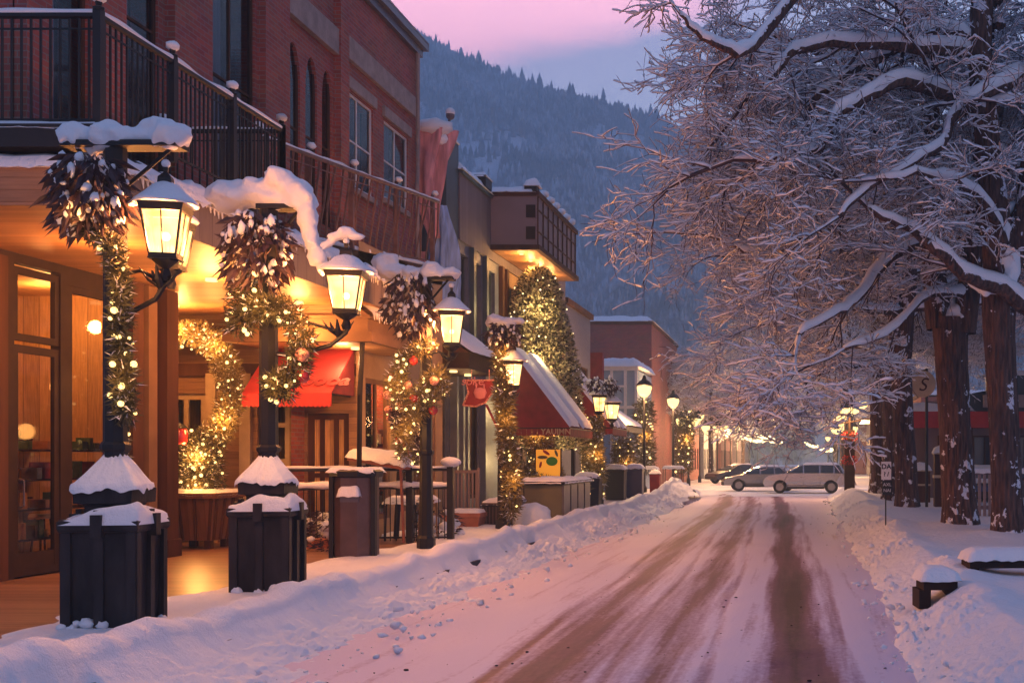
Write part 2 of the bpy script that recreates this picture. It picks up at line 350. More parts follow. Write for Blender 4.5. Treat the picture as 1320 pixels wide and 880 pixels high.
def vnoise(x, y, seed=0, octv=4):
    """numpy value noise"""
    out = np.zeros_like(x, dtype=np.float64); amp = 1.; tot = 0.
    for o in range(octv):
        xi = np.floor(x).astype(np.int64); yi = np.floor(y).astype(np.int64); fx = x-xi; fy = y-yi
        fx = fx*fx*(3-2*fx); fy = fy*fy*(3-2*fy)
        def h(a, b):
            n = (a*374761393+b*668265263+(seed+o)*1442695041) & 0xffffffff
            n = ((n ^ (n >> 13))*1274126177) & 0xffffffff
            return ((n ^ (n >> 16)) & 0xffff)/65535.
        v = (h(xi, yi)*(1-fx)+h(xi+1, yi)*fx)*(1-fy)+(h(xi, yi+1)*(1-fx)+h(xi+1, yi+1)*fx)*fy
        out += amp*(v-.5)*2; tot += amp; amp *= .5; x = x*2.03+17.1; y = y*2.03+5.3
    return out/tot

def thing(name, label, cat, loc=(0, 0, 0), rz=0, group=None):
    o = bpy.data.objects.new(name, None); o.empty_display_size = .2; COL.objects.link(o); o.location = loc; o.rotation_euler = (0, 0, rz)
    o['label'] = label; o['category'] = cat
    if group: o['group'] = group
    return o
def tag(o, label, cat, group=None, kind=None):
    if label: o['label'] = label
    if cat: o['category'] = cat
    if group: o['group'] = group
    if kind: o['kind'] = kind
    return o
def struct(o, kind='structure'): o['kind'] = kind; return o
def kids(o): return [c for c in bpy.data.objects if c.parent == o]
def copy_tree(o, label=None, loc=None, rz=None, parent=None, scale=None):
    c = o.copy(); COL.objects.link(c); c.parent = parent
    if label: c['label'] = label
    if loc is not None: c.location = loc
    if rz is not None: c.rotation_euler = (0, 0, rz)
    if scale is not None: c.scale = (scale,)*3
    for ch in kids(o): copy_tree(ch, parent=c)
    return c
def point(name, loc, power, col=(1, .55, .22), r=.06, parent=None):
    l = bpy.data.lights.new(name, 'POINT'); l.energy = power; l.color = col; l.shadow_soft_size = r
    o = bpy.data.objects.new(name, l); COL.objects.link(o); o.location = loc
    if parent is not None: o.parent = parent
    return o
def text(name, s, size, m, parent, loc, rot, extrude=.01, shear=0, align='CENTER', bold=0):
    c = bpy.data.curves.new(name, 'FONT'); c.body = s; c.size = size; c.extrude = extrude; c.align_x = align; c.shear = shear; c.offset = bold
    t = bpy.data.objects.new(name, c); COL.objects.link(t)
    me = bpy.data.meshes.new_from_object(t.evaluated_get(bpy.context.evaluated_depsgraph_get()))
    bpy.data.objects.remove(t); me.materials.clear(); me.materials.append(m)
    o = bpy.data.objects.new(name, me); COL.objects.link(o); o.parent = parent; o.location = loc; o.rotation_euler = rot
    return o
# ================================================================== GROUND, ROAD, SNOW, MOUNTAIN, HAZE
def road_material():
    m = bpy.data.materials.new('packed_snow_road'); m.use_nodes = True; t = m.node_tree; b = t.nodes['Principled BSDF']
    L = t.links.new; Nn = t.nodes.new
    tc = Nn('ShaderNodeTexCoord'); sp = Nn('ShaderNodeSeparateXYZ'); L(tc.outputs['Object'], sp.inputs[0])
    def noise_(scale, stretch, detail=6):
        mp_ = Nn('ShaderNodeMapping'); mp_.inputs['Scale'].default_value = stretch; L(tc.outputs['Object'], mp_.inputs[0])
        n = Nn('ShaderNodeTexNoise'); n.inputs['Scale'].default_value = scale; n.inputs['Detail'].default_value = detail; L(mp_.outputs[0], n.inputs['Vector']); return n.outputs['Fac']
    def math_(op, a, b_, c=None):
        n = Nn('ShaderNodeMath'); n.operation = op
        for i, q in enumerate((a, b_, c)):
            if q is None: continue
            if isinstance(q, (int, float)): n.inputs[i].default_value = q
            else: L(q, n.inputs[i])
        return n.outputs[0]
    wob = noise_(.10, (.4, .6, 1), 1)
    ycl = math_('MINIMUM', math_('DIVIDE', sp.outputs['Y'], 60.), 1.); xw = math_('ADD', math_('MULTIPLY_ADD', wob, .9, math_('ADD', sp.outputs['X'], -.45)), math_('MULTIPLY', math_('MULTIPLY', ycl, ycl), 1.3))
    def band(c, w, amp):
        d = math_('DIVIDE', math_('SUBTRACT', xw, c), w); d2 = math_('MULTIPLY', d, d)
        return math_('MULTIPLY', math_('POWER', 2.718, math_('MULTIPLY', d2, -1.)), amp)
    near = math_('MULTIPLY', math_('SUBTRACT', 1., math_('MINIMUM', math_('DIVIDE', sp.outputs['Y'], 24.), 1.)), .14)
    s = math_('ADD', band(-2.35, .32, .48), math_('ADD', near, -.06))
    for c, w, a in ((-2.75, .07, .20), (-1.25, .26, .42), (-.85, .07, .22), (-.0, .33, .74), (.52, .08, .2), (-1.75, .06, .2), (-1.8, 1.0, .12)): s = math_('ADD', s, band(c, w, a))
    fine = noise_(7., (1., .035, 1), 8); mid = noise_(1.6, (1, .07, 1), 6); big = noise_(.3, (1, .35, 1), 3); grain = noise_(22., (1, .5, 1), 6)
    s = math_('ADD', s, math_('MULTIPLY_ADD', fine, .8, -.40)); s = math_('ADD', s, math_('MULTIPLY_ADD', mid, .6, -.30))
    s = math_('ADD', s, math_('MULTIPLY_ADD', big, .7, -.35)); s = math_('ADD', s, math_('MULTIPLY_ADD', grain, .3, -.15))
    # towards the kerbs the snow stays
    rp = Nn('ShaderNodeValToRGB'); L(s, rp.inputs[0]); e = rp.color_ramp.elements
    e[0].position = .08; e[0].color = (.66, .58, .70, 1); e[1].position = .85; e[1].color = (.05, .021, .03, 1)
    x = e.new(.24); x.color = (.44, .32, .42, 1)
    x = e.new(.44); x.color = (.19, .085, .115, 1)
    L(rp.outputs[0], b.inputs['Base Color'])
    r2 = Nn('ShaderNodeMapRange'); L(s, r2.inputs['Value']); r2.inputs['From Min'].default_value = .1; r2.inputs['From Max'].default_value = .8; r2.inputs['To Min'].default_value = .6; r2.inputs['To Max'].default_value = .55; b.inputs['Specular IOR Level'].default_value = .18
    L(r2.outputs[0], b.inputs['Roughness'])
    bp = Nn('ShaderNodeBump'); bp.inputs['Strength'].default_value = .7; bp.inputs['Distance'].default_value = .03
    bh = math_('MULTIPLY_ADD', grain, .5, math_('SUBTRACT', math_('MULTIPLY', fine, .7), s)); L(bh, bp.inputs['Height']); L(bp.outputs[0], b.inputs['Normal'])
    return m
M['road'] = road_material()

# ground sheet to the horizon
g = MB(); g.poly([(-2600, -300, -.34), (2600, -300, -.34), (2600, 3800, -.34), (-2600, 3800, -.34)]); struct(g.build('ground', M['snow']))
# road
ys = 4*np.exp(np.linspace(0, math.log(260/4), 420)); xs = np.linspace(-6.2, 3.6, 90)
Y, X = np.meshgrid(ys, xs, indexing='ij')
Z = -.20+.018*vnoise(X*1.6, Y*.35, 3, 4)+.012*vnoise(X*4, Y*1.5, 9, 3)
struct(grid_mesh('road', X, Y, Z, M['road']))
# cross street where the cars stand
g = MB(); g.poly([(-40, 56, -.19), (40, 56, -.19), (40, 78, -.19), (-40, 78, -.19)]); struct(g.build('cross_street', M['bank']))

# left pavement snow with ploughed bank
ys = 5*np.exp(np.linspace(0, math.log(56/5), 640)); us = np.concatenate([np.linspace(0, .55, 44, endpoint=False), np.linspace(.55, 1, 70)])
Y, U = np.meshgrid(ys, us, indexing='ij')
XA = -9.4; edge = -5.42+.10*vnoise(Y*.6, Y*0, 5, 3); foot = -4.15-.012*(Y-8)+.22*vnoise(Y*.9, Y*0+3, 8, 3)
X = np.where(U < .55, XA+(edge-XA)*U/.55, edge+(foot-edge)*(U-.55)/.45)
t = np.clip((X-edge)/(foot-edge), 0, 1)
flat = .075+.045*vnoise(X*.9, Y*.7, 11, 4)+.02*vnoise(X*3, Y*2.5, 12, 3)
rim = .22*(1+.35*vnoise(Y*1.7, Y*0+1, 22, 3))*np.exp(-((X-edge+.18)/.28)**2)*(1+.5*vnoise(X*2, Y*1.1, 21, 3))
# deck kept clear near the shops
clear = 1/(1+np.exp(-(X+7.75+.4*vnoise(Y*.8, Y*0, 31, 3))/.13)); clear = np.where(Y > 24.2, 1, clear); clear = clear*(1-0)+0
face = -.34*np.power(t, .48)
lump = (.3+1.1*np.clip(vnoise(X*.8, Y*.55, 45, 2)+.45, 0, 1.2))*np.minimum(1, 3.5*t)*np.minimum(1, 3*(1-t))*(.10*vnoise(X*3.2, Y*2.2, 41, 4)+.075*np.abs(vnoise(X*9, Y*6, 43, 3))+.03*vnoise(X*22, Y*18, 44, 2))
notch = -.15*np.exp(-((t-.10)/.06)**2)*np.clip((vnoise(Y*3.4, Y*0+2, 51, 2)-.25)*6, 0, 1)
Z = np.where(t > 0, flat+rim+face+lump+notch, flat+rim)
Z = np.where(X < -7.2, -.07+(Z+.07)*clear, Z)
mound = .42*np.exp(-((Y-50)/4.5)**2)*np.exp(-((X+5.2)/1.2)**2)*(1+.35*vnoise(X*2, Y*1.2, 61, 4)); Z = Z+mound
heap = .16*np.exp(-((X+5.1)/.55)**2)*np.clip((Y-18)/10, 0, 1)*(1+.6*vnoise(X*1.5, Y*.9, 71, 3)); Z = Z+heap
struct(grid_mesh('left_snow_bank', X, Y, Z, M['bank']))
# right snow
ys = 5*np.exp(np.linspace(0, math.log(56/5), 560)); us = np.concatenate([np.linspace(0, .5, 60, endpoint=False), np.linspace(.5, 1, 60)])
Y, U = np.meshgrid(ys, us, indexing='ij')
foot = 1.02+.008*(Y-10)+.16*vnoise(Y*.8, Y*0+7, 108, 3); crest = foot+.95+.15*vnoise(Y*.5, Y*0, 105, 3)
X = np.where(U < .5, foot+(crest-foot)*U/.5, crest+(16-crest)*((U-.5)/.5)**1.5)
t = np.clip((X-foot)/(crest-foot), 0, 1)
Z = -.24+.40*np.power(t, .75)+(.25+.9*np.clip(vnoise(X*.8, Y*.5, 145, 2)+.4, 0, 1.2))*np.minimum(1, 3*(1-np.abs(2*t-1)))*(.08*vnoise(X*3.3, Y*2.2, 141, 4)+.07*np.abs(vnoise(X*9, Y*6, 143, 3))+.03*vnoise(X*22, Y*16, 144, 2))
Z = Z+np.where(t >= 1, .0, 0)+.09*np.exp(-((X-crest)/.4)**2)*(1+.7*vnoise(X*1.4, Y, 151, 3))-.05*np.clip((X-crest)/2, 0, 1)+.05*vnoise(X*.7, Y*.6, 161, 4)
Z += .22*np.exp(-((Y-44)/7)**2)*np.exp(-((X-crest)/.8)**2)
for (tx, ty) in ((3.95, 22.7), (3.35, 24.9), (3.25, 33.)):
    Z += .16*np.exp(-((X-tx)**2+(Y-ty)**2)/1.1)
struct(grid_mesh('right_snow_bank', X, Y, Z, M['bank']))
def ground_z(x, y): return .10
def scatter(name, label, cat, m_, pts, smin, smax, seed, flat=.7):
    r = np.random.default_rng(seed); n = len(pts); pts = np.array(pts)
    ico = np.array([[0, 0, 1], [.89, 0, .45], [.28, .85, .45], [-.72, .53, .45], [-.72, -.53, .45], [.28, -.85, .45], [.72, .53, -.45], [-.28, .85, -.45], [-.89, 0, -.45], [-.28, -.85, -.45], [.72, -.53, -.45], [0, 0, -1]])
    fc = np.array([[0, 1, 2], [0, 2, 3], [0, 3, 4], [0, 4, 5], [0, 5, 1], [1, 6, 2], [2, 7, 3], [3, 8, 4], [4, 9, 5], [5, 10, 1], [6, 7, 2], [7, 8, 3], [8, 9, 4], [9, 10, 5], [10, 6, 1], [11, 7, 6], [11, 8, 7], [11, 9, 8], [11, 10, 9], [11, 6, 10]])
    sz = smin+(smax-smin)*r.random(n)**3; a = r.random(n)*6.28; v = ico[None]*(1+.35*r.standard_normal((n, 12, 1)))*sz[:, None, None]*np.array([1, 1, flat])
    v = np.stack([v[..., 0]*np.cos(a)[:, None]-v[..., 1]*np.sin(a)[:, None], v[..., 0]*np.sin(a)[:, None]+v[..., 1]*np.cos(a)[:, None], v[..., 2]], -1)+pts[:, None, :]
    f = (np.arange(n)*12)[:, None, None]+fc[None]
    return tag(np_mesh(name, v.reshape(-1, 3), f.reshape(-1, 3), m_), label, cat, kind='stuff')
cl = []
for _ in range(420):
    y = 7+rng.random()**1.6*45; u = rng.random(); cl.append((-4.15-.012*(y-8)-.55*u+.45*rng.random(), y, -.2+.18*u))
for _ in range(380):
    y = 7+rng.random()**1.6*45; u = rng.random(); cl.append((1.02+.008*(y-10)+.5*u-.35*rng.random(), y, -.2+.2*u))
scatter('snow_clods', 'broken snow clods along both ploughed road edges', 'snow', M['bank'], cl, .010, .06, 5)
scatter('road_grit', 'dark grit scattered on the packed snow road', 'grit', mat('grit', (.03, .02, .02), .9), [(-4+5*rng.random(), 7+rng.random()**1.5*30, -.195) for _ in range(260)], .004, .02, 6, .5)
# kerb stones seen through the gaps
g = MB(); y = 6.0
while y < 44: g.box(-5.50, -5.31, y, y+1.17, -.3, .008); y += 1.2
struct(g.build('kerb', mat('kerb_stone', (.05, .04, .045), .8, bump=.4, var=.3)))
# timber deck in front of the shops
g = MB(); g.box(-16, -7.3, 6, 24.2, -.12, .0); struct(g.build('timber_walk', M['deck']))

# ---------------------------------------------------------------- mountain
RX = np.array([-1400, -700, -500, -400, -307, -260, -215, -170, -123, -60, 0, 90, 200, 420, 900, 1500])
RZ = np.array([330, 360, 365, 352, 333, 308, 289, 277, 263, 243, 225, 205, 185, 150, 150, 120])
def hill(X, Y):
    th = X/np.maximum(Y, 1.)*900      # ridge follows the direction seen from the valley floor
    rz = np.interp(th, RX, RZ)
    s = np.clip((Y-330)/(900-330), 0, 1.25); prof = np.where(s < 1, s**1.05, 1-.8*(s-1))
    z = rz*prof*(1+.0*Y)
    z = z + 26*vnoise(X/90, Y/110, 201, 4)*np.clip(s*1.6, 0, 1)*(1-.75*np.exp(-((s-1)/.1)**2))
    sp = 128*np.exp(-((Y-560)/85)**2)*np.clip(1-(np.abs(X+20)/260)**1.6, 0, 1)*(1-.25*vnoise(X/60, Y/60, 221, 3))
    return np.maximum(z, sp) - 3
ys = np.linspace(320, 1250, 150); xs = np.linspace(-1100, 900, 260); Y, X = np.meshgrid(ys, xs, indexing='ij'); Z = hill(X, Y)
def clearing(X, Y): return vnoise(X/46, Y/120, 301, 3)
struct(grid_mesh('mountain', X, Y, Z, mat('mountain_snow', (.62, .66, .76), .9, var=.15, vscale=.02)))
# conifers on the mountain: one mass
n = 42000
ty = 330+rng.random(n)**.85*640; tx = (rng.random(n)*1020-530)/900*ty - 30
keep = ((clearing(tx, ty) < .36) & (vnoise(tx/7, ty/55, 331, 3) < .42-.30*np.clip((760-ty)/300, 0, 1))) | (rng.random(n) < .1) | (np.abs(ty-885) < 28); tx = tx[keep]; ty = ty[keep]; n = len(tx)
ex = 2600; rx_ = -345+rng.random(ex)*420; tx = np.concatenate([tx, rx_]); ty = np.concatenate([ty, 872+rng.random(ex)*40]); n += ex
tz = hill(tx, ty)-.5; th_ = (8+9*rng.random(n))*(1+.35*vnoise(tx/35, ty/35, 311, 2)); th_[rng.random(n) < .06] *= 1.45; tw = th_*(.15+.07*rng.random(n))
V = []; F = []
prof = [(0., 1.0), (.36, .62), (.18, .60), (.42, .30), (.24, .28), (.02, 1.0)]
k = 5
rad = np.array([1.0, .55, .72, .30, .42, .02]); hh = np.array([.08, .42, .40, .72, .70, 1.0])
an = np.arange(k)/k*2*math.pi
off = rng.random(n)*6.28
vx = tx[:, None, None]+tw[:, None, None]*rad[None, :, None]*np.cos(an[None, None, :]+off[:, None, None])*(.8+.4*rng.random((n, 6, k)))
vy = ty[:, None, None]+tw[:, None, None]*rad[None, :, None]*np.sin(an[None, None, :]+off[:, None, None])
vz = tz[:, None, None]+th_[:, None, None]*hh[None, :, None]+0*vx
V = np.stack([vx, vy, vz], -1).reshape(-1, 3)
base = (np.arange(n)*6*k)[:, None, None]; r_ = np.arange(5)[None, :, None]*k; j = np.arange(k)[None, None, :]; j2 = (j+1) % k
F = np.stack([base+r_+j, base+r_+j2, base+r_+k+j2, base+r_+k+j], -1).reshape(-1, 4)
fm = mat('far_conifer', (.035, .055, .065), .9)
_t = fm.node_tree; _tc = _t.nodes.new('ShaderNodeTexCoord'); _mp = _t.nodes.new('ShaderNodeMapping'); _mp.inputs['Scale'].default_value = (1, .25, .8); _t.links.new(_tc.outputs['Object'], _mp.inputs[0])
_a = _t.nodes.new('ShaderNodeTexNoise'); _a.inputs['Scale'].default_value = .11; _a.inputs['Detail'].default_value = 8; _a.inputs['Roughness'].default_value = .7; _t.links.new(_mp.outputs[0], _a.inputs['Vector'])
_b = _t.nodes.new('ShaderNodeTexNoise'); _b.inputs['Scale'].default_value = .013; _b.inputs['Detail'].default_value = 3; _t.links.new(_tc.outputs['Object'], _b.inputs['Vector'])
_m = _t.nodes.new('ShaderNodeMath'); _m.operation = 'MULTIPLY_ADD'; _t.links.new(_b.outputs['Fac'], _m.inputs[0]); _m.inputs[1].default_value = .8; _t.links.new(_a.outputs['Fac'], _m.inputs[2])
_r = _t.nodes.new('ShaderNodeValToRGB'); _r.color_ramp.elements[0].position = .78; _r.color_ramp.elements[0].color = (.045, .075, .10, 1); _r.color_ramp.elements[1].position = 1.02; _r.color_ramp.elements[1].color = (.60, .66, .76, 1)
_t.links.new(_m.outputs[0], _r.inputs[0]); _t.links.new(_r.outputs[0], _t.nodes['Principled BSDF'].inputs['Base Color'])
tag(np_mesh('mountain_forest', V, F, fm), 'dark snowy conifer forest covering the mountainside', 'forest', kind='stuff')
# leafless brush band on the lower slopes, valley mist is the haze itself

# ---------------------------------------------------------------- haze
g = MB(); g.box(-1150, 950, -40, 1290, -4, 470); hz = struct(g.build('haze', None) if False else g.build('haze', M['snow']), 'stuff')
hm = bpy.data.materials.new('haze_air'); hm.use_nodes = True; t = hm.node_tree; t.nodes.clear()
pv = t.nodes.new('ShaderNodeVolumePrincipled'); pv.inputs['Color'].default_value = (.62, .86, 1.0, 1); pv.inputs['Density'].default_value = .0014; pv.inputs['Anisotropy'].default_value = 0.0
o_ = t.nodes.new('ShaderNodeOutputMaterial'); t.links.new(pv.outputs[0], o_.inputs['Volume'])
hz.data.materials.clear(); hz.data.materials.append(hm)
# ================================================================== BUILDINGS
def wall_x(mb, X, y0, y1, z0, z1, ops=(), depth=.22, arch=()):
    """street-facing wall plane at x=X (facing +x) with openings (y0,y1,z0,z1), real reveals; arch = indices with pointed heads"""
    ysv = sorted({y0, y1, *[o[0] for o in ops], *[o[1] for o in ops]}); zs = sorted({z0, z1, *[o[2] for o in ops], *[o[3] for o in ops]})
    for a, b in zip(ysv, ysv[1:]):
        for c, d in zip(zs, zs[1:]):
            if any(o[0] <= a and b <= o[1] and o[2] <= c and d <= o[3] for o in ops): continue
            mb.poly([(X, a, c), (X, b, c), (X, b, d), (X, a, d)])
    for i, (a, b, c, d) in enumerate(ops):
        q = X-depth
        for pts in (((X, a, c), (q, a, c), (q, a, d), (X, a, d)), ((X, b, c), (X, b, d), (q, b, d), (q, b, c)), ((X, a, c), (X, b, c), (q, b, c), (q, a, c)), ((X, a, d), (q, a, d), (q, b, d), (X, b, d))): mb.poly(pts)
        if i in arch:   # pointed head: two curved spandrels
            mid = (a+b)/2; hgt = (b-a)*1.25
            for s_, e_ in ((a, 1), (b, -1)):
                pts = [(X+.004, s_, d-hgt)]
                for k in range(7):
                    tt = k/6; pts.append((X+.004, s_+e_*(mid-a)*(1-math.cos(tt*math.pi/2)), d-hgt+hgt*math.sin(tt*math.pi/2)))
                pts.append((X+.004, s_, d)); mb.prism(pts, (-.2, 0, 0))
    return mb
def wall_y(mb, Y, x0, x1, z0, z1, ops=(), depth=.2):
    """wall facing the viewer (-y) at y=Y"""
    xs_ = sorted({x0, x1, *[o[0] for o in ops], *[o[1] for o in ops]}); zs = sorted({z0, z1, *[o[2] for o in ops], *[o[3] for o in ops]})
    for a, b in zip(xs_, xs_[1:]):
        for c, d in zip(zs, zs[1:]):
            if any(o[0] <= a and b <= o[1] and o[2] <= c and d <= o[3] for o in ops): continue
            mb.poly([(a, Y, c), (b, Y, c), (b, Y, d), (a, Y, d)])
    for (a, b, c, d) in ops:
        q = Y+depth
        for pts in (((a, Y, c), (a, Y, d), (a, q, d), (a, q, c)), ((b, Y, c), (b, q, c), (b, q, d), (b, Y, d)), ((a, Y, c), (a, q, c), (b, q, c), (b, Y, c)), ((a, Y, d), (b, Y, d), (b, q, d), (a, q, d))): mb.poly(pts)
    return mb
def frame_x(mb, X, y0, y1, z0, z1, w=.07, t=.06, cols=1, rows=1, mull=.04):
    mb.box(X-t, X, y0, y0+w, z0, z1); mb.box(X-t, X, y1-w, y1, z0, z1); mb.box(X-t, X, y0+w, y1-w, z0, z0+w); mb.box(X-t, X, y0+w, y1-w, z1-w, z1)
    for k in range(1, cols): y = y0+(y1-y0)*k/cols; mb.box(X-t+.004, X-.006, y-mull/2, y+mull/2, z0+w, z1-w)
    for k in range(1, rows): z = z0+(z1-z0)*k/rows; mb.box(X-t+.007, X-.009, y0+w, y1-w, z-mull/2, z+mull/2)
    return mb
def frame_y(mb, Y, x0, x1, z0, z1, w=.07, t=.06, cols=1, rows=1, mull=.04):
    mb.box(x0, x0+w, Y, Y+t, z0, z1); mb.box(x1-w, x1, Y, Y+t, z0, z1); mb.box(x0+w, x1-w, Y, Y+t, z0, z0+w); mb.box(x0+w, x1-w, Y, Y+t, z1-w, z1)
    for k in range(1, cols): x = x0+(x1-x0)*k/cols; mb.box(x-mull/2, x+mull/2, Y+.006, Y+t-.004, z0+w, z1-w)
    for k in range(1, rows): z = z0+(z1-z0)*k/rows; mb.box(x0+w, x1-w, Y+.009, Y+t-.007, z-mull/2, z+mull/2)
    return mb
def window_x(par, X, y0, y1, z0, z1, fm, depth=.14, cols=1, rows=2, curtain=True, sill=True, back=None):
    """window set in an opening of a wall at X"""
    f = frame_x(MB(), X-depth, y0, y1, z0, z1, .06, .07, cols, rows).build('window', fm, par)
    p = MB(); p.poly([(X-depth-.03, y0+.05, z0+.05), (X-depth-.03, y1-.05, z0+.05), (X-depth-.03, y1-.05, z1-.05), (X-depth-.03, y0+.05, z1-.05)]); p.build('pane', M['glass'], f)
    b = MB(); b.box(X-depth-.5, X-depth-.45, y0-.1, y1+.1, z0-.1, z1+.1); b.build('room', back or M['dark'], f)  # flat backing panel; the unlit depth behind the glass is in its colour
    if curtain:
        c = MB(); w = (y1-y0)
        for k in range(10):
            a = y0+.03+w*.42*k/10; c.poly([(X-depth-.12+.03*(k % 2), a, z0+.02), (X-depth-.12+.03*((k+1) % 2), a+w*.042, z0+.02), (X-depth-.12+.03*((k+1) % 2), a+w*.042, z1-.02), (X-depth-.12+.03*(k % 2), a, z1-.02)])
        c.build('curtain', M['curtain'], f)
    if sill:
        s = MB(); s.box(X-.05, X+.09, y0-.08, y1+.08, z0-.12, z0-.005); s.build('sill', M['stone'], f)
        s = MB(); s.pillow(X-.1, X+.07, y0-.03, y1+.03, z0, .05, y0, over=.02); s.build('snow', M['snow'], f, True)
    return f
def railing(par, pts, ht, name='balcony_railing', step=.11, m='iron', postevery=1.55, lean=0, bar=.015, snow=True, snowh=.06, seed=0, wob=0, out=(1, 0)):
    """railing along polyline pts (x,y,z)"""
    base = MB(); rails = MB(); posts = []
    pts = [Vector(p) for p in pts]; lean_v = Vector((out[0], out[1], 0))*lean
    root = None; sn = MB(); tops = []
    for a, b in zip(pts, pts[1:]):
        L = (b-a).length; n = max(2, int(L/step)); u = (b-a)/L; up = Vector((0, 0, ht))
        for k in range(n+1):
            p = a+(b-a)*k/n; w = Vector((0, 0, 0))
            if wob: w = u*wob*noise.noise(p*2.1+Vector((seed, 0, 0)))+lean_v*(.5+.8*noise.noise(p*1.3))
            base.tube([p+Vector((0, 0, .06)), p+up*.5+w*.6+lean_v*.2, p+up+lean_v], bar, 4, False)
        rails.tube([a+up+lean_v, b+up+lean_v], .04, 6); rails.tube([a+Vector((0, 0, .08)), b+Vector((0, 0, .08))], .02, 4)
        rails.tube([a+up*.88+lean_v*.9, b+up*.88+lean_v*.9], .014, 4)
        m_ = max(1, round(L/postevery))
        for k in range(m_+1): posts.append(a+(b-a)*k/m_)
        tops.append((a+up+lean_v, b+up+lean_v))
    r = rails.build(name, M[m], par); base.build('balusters', M[m], r)
    done = []
    for p in posts:
        if any((p-q).length < .2 for q in done): continue
        done.append(p); q = MB(); q.box(-.045, .045, -.045, .045, 0, ht+.06); q.lathe((0, 0, ht+.06), [(.06, 0), (.065, .03), (.03, .05), (.04, .09), (.03, .13), (.005, .15)], 8)
        o = q.build('post', M[m], r); o.location = p+lean_v*.3
        if snow:
            s = MB(); s.ball((0, 0, ht+.21), .085, 10, 6, (1, 1, .75), .3); so = s.build('snow', M['snow'], r, True); so.location = p+lean_v*.6
    if snow:
        s = MB()
        for a, b in tops:
            L = (b-a).length; n = int(L/.12)+1; pp = []; rr = []
            for k in range(n+1):
                p = a+(b-a)*k/n; h = snowh*(.75+.6*noise.noise(p*1.7+Vector((seed, 3, 0)))); pp.append(p+Vector((0, 0, .02+h*.45))); rr.append(max(.02, h*.75))
            s.tube(pp, rr, 8)
        s.build('snow', M['snow'], r, True)
    return r
def door_x(par, X, y0, y1, z1, fm, lit=True, glassm='shopglass'):
    f = MB(); frame_x(f, X, y0, y1, .02, z1, .11, .06); f.box(X-.06, X-.004, y0+.11, y1-.11, .13, .35)
    d = f.build('door', fm, par)
    p = MB(); p.poly([(X-.03, y0+.1, .33), (X-.03, y1-.1, .33), (X-.03, y1-.1, z1-.1), (X-.03, y0+.1, z1-.1)]); p.build('pane', M[glassm], d)
    h = MB(); h.tube([(X, y0+.14, 1.0), (X+.06, y0+.14, 1.02), (X+.06, y0+.14, 1.38), (X, y0+.14, 1.4)], .014, 6); h.build('handle', M['steel'], d)
    return d
def shop_room(par, X, y0, y1, z1, depth=2.2, seed=1, power=60, wall='shoplight', col=(1, .40, .11), goods=True):
    """a lit shop interior behind a glazed front at X"""
    r = random.Random(seed); b = MB(); x0 = X-depth
    b.poly([(x0, y0, 0), (x0, y1, 0), (x0, y1, z1), (x0, y0, z1)]); b.poly([(x0, y0, .02), (X-.08, y0, .02), (X-.08, y1, .02), (x0, y1, .02)])
    b.poly([(x0, y0, 0), (x0, y0, z1), (X-.12, y0, z1), (X-.12, y0, 0)]); b.poly([(x0, y1, 0), (X-.12, y1, 0), (X-.12, y1, z1), (x0, y1, z1)]); b.poly([(x0, y0, z1), (x0, y1, z1), (X-.12, y1, z1), (X-.12, y0, z1)])
    room = b.build('room', M[wall], par)
    if goods:
        sh = MB()
        for z in (.5, 1.0, 1.5, 2.0): sh.box(x0+.02, x0+.4, y0+.1, y1-.1, z, z+.03); sh.box(X-.9, X-.55, y0+.15, y1-.15, z*.9, z*.9+.03)
        sh.box(x0+.02, x0+.4, y0+.1, y0+.13, 0, 2.3); sh.build('shelf', M['brown'], room)
        bs = [MB() for _ in M['goods']]
        for z in (.5, 1.0, 1.5, 2.0):
            y = y0+.15
            while y < y1-.3:
                w = r.uniform(.06, .22); h = r.uniform(.1, .34)
                if r.random() < .8: bs[r.randrange(len(bs))].box(x0+.08, x0+.34, y, y+w, z+.03, z+.03+h)
                if r.random() < .6: bs[r.randrange(len(bs))].box(X-.86, X-.62, y, y+w*.8, z*.9+.03, z*.9+.03+h*.8)
                y += w+.03
        for q, m_ in zip(bs, M['goods']):
            if q.v: q.build('goods', m_, room)
    n = max(1, int((y1-y0)/2.2)); 
    for k in range(n): point('ceiling_light', (X-depth*.45, y0+(k+.5)*(y1-y0)/n, z1-.3), power/n, col, .1, room)
    return room
def snow_cap(par, x0, x1, y0, y1, z, h, seed=0, res=.1, **k):
    s = MB(); s.pillow(x0, x1, y0, y1, z, h, seed, res, **k); return s.build('snow', M['snow'], par, True)

# ---------------------------------------------------------------- corner brick building
B = thing('brick_building', 'tall red brick corner building with wooden canopy, black balcony and arched windows', 'building', (-10, 13, 0))
B.location = (0, 0, 0)
XW = -10.0
ops = [(15.1, 16.0, 6.0, 10.6), (16.75, 17.75, 6.0, 10.6), (19.25, 20.9, 6.0, 10.6), (22.15, 22.8, 6.6, 9.9), (23.05, 23.6, 6.6, 9.9), (23.85, 24.35, 6.6, 9.9), (24.98, 26.7, 7.75, 9.85), (27.4, 29.1, 7.95, 9.85)]
w = MB(); wall_x(w, XW, 14.5, 29.8, 5.3, 12.4, ops, .12, (3, 4, 5))
w.poly([(XW, 29.8, 0), (XW-6, 29.8, 0), (XW-6, 29.8, 12.4), (XW, 29.8, 12.4)]); w.poly([(XW-6, 14.5, 5.3), (XW, 14.5, 5.3), (XW, 14.5, 12.4), (XW-6, 14.5, 12.4)])
w.poly([(XW, 14.5, 12.4), (XW, 29.8, 12.4), (XW-6, 29.8, 12.4), (XW-6, 14.5, 12.4)]); w.poly([(XW-6, 14.5, 0), (XW-6, 14.5, 12.4), (XW-6, 29.8, 12.4), (XW-6, 29.8, 0)])
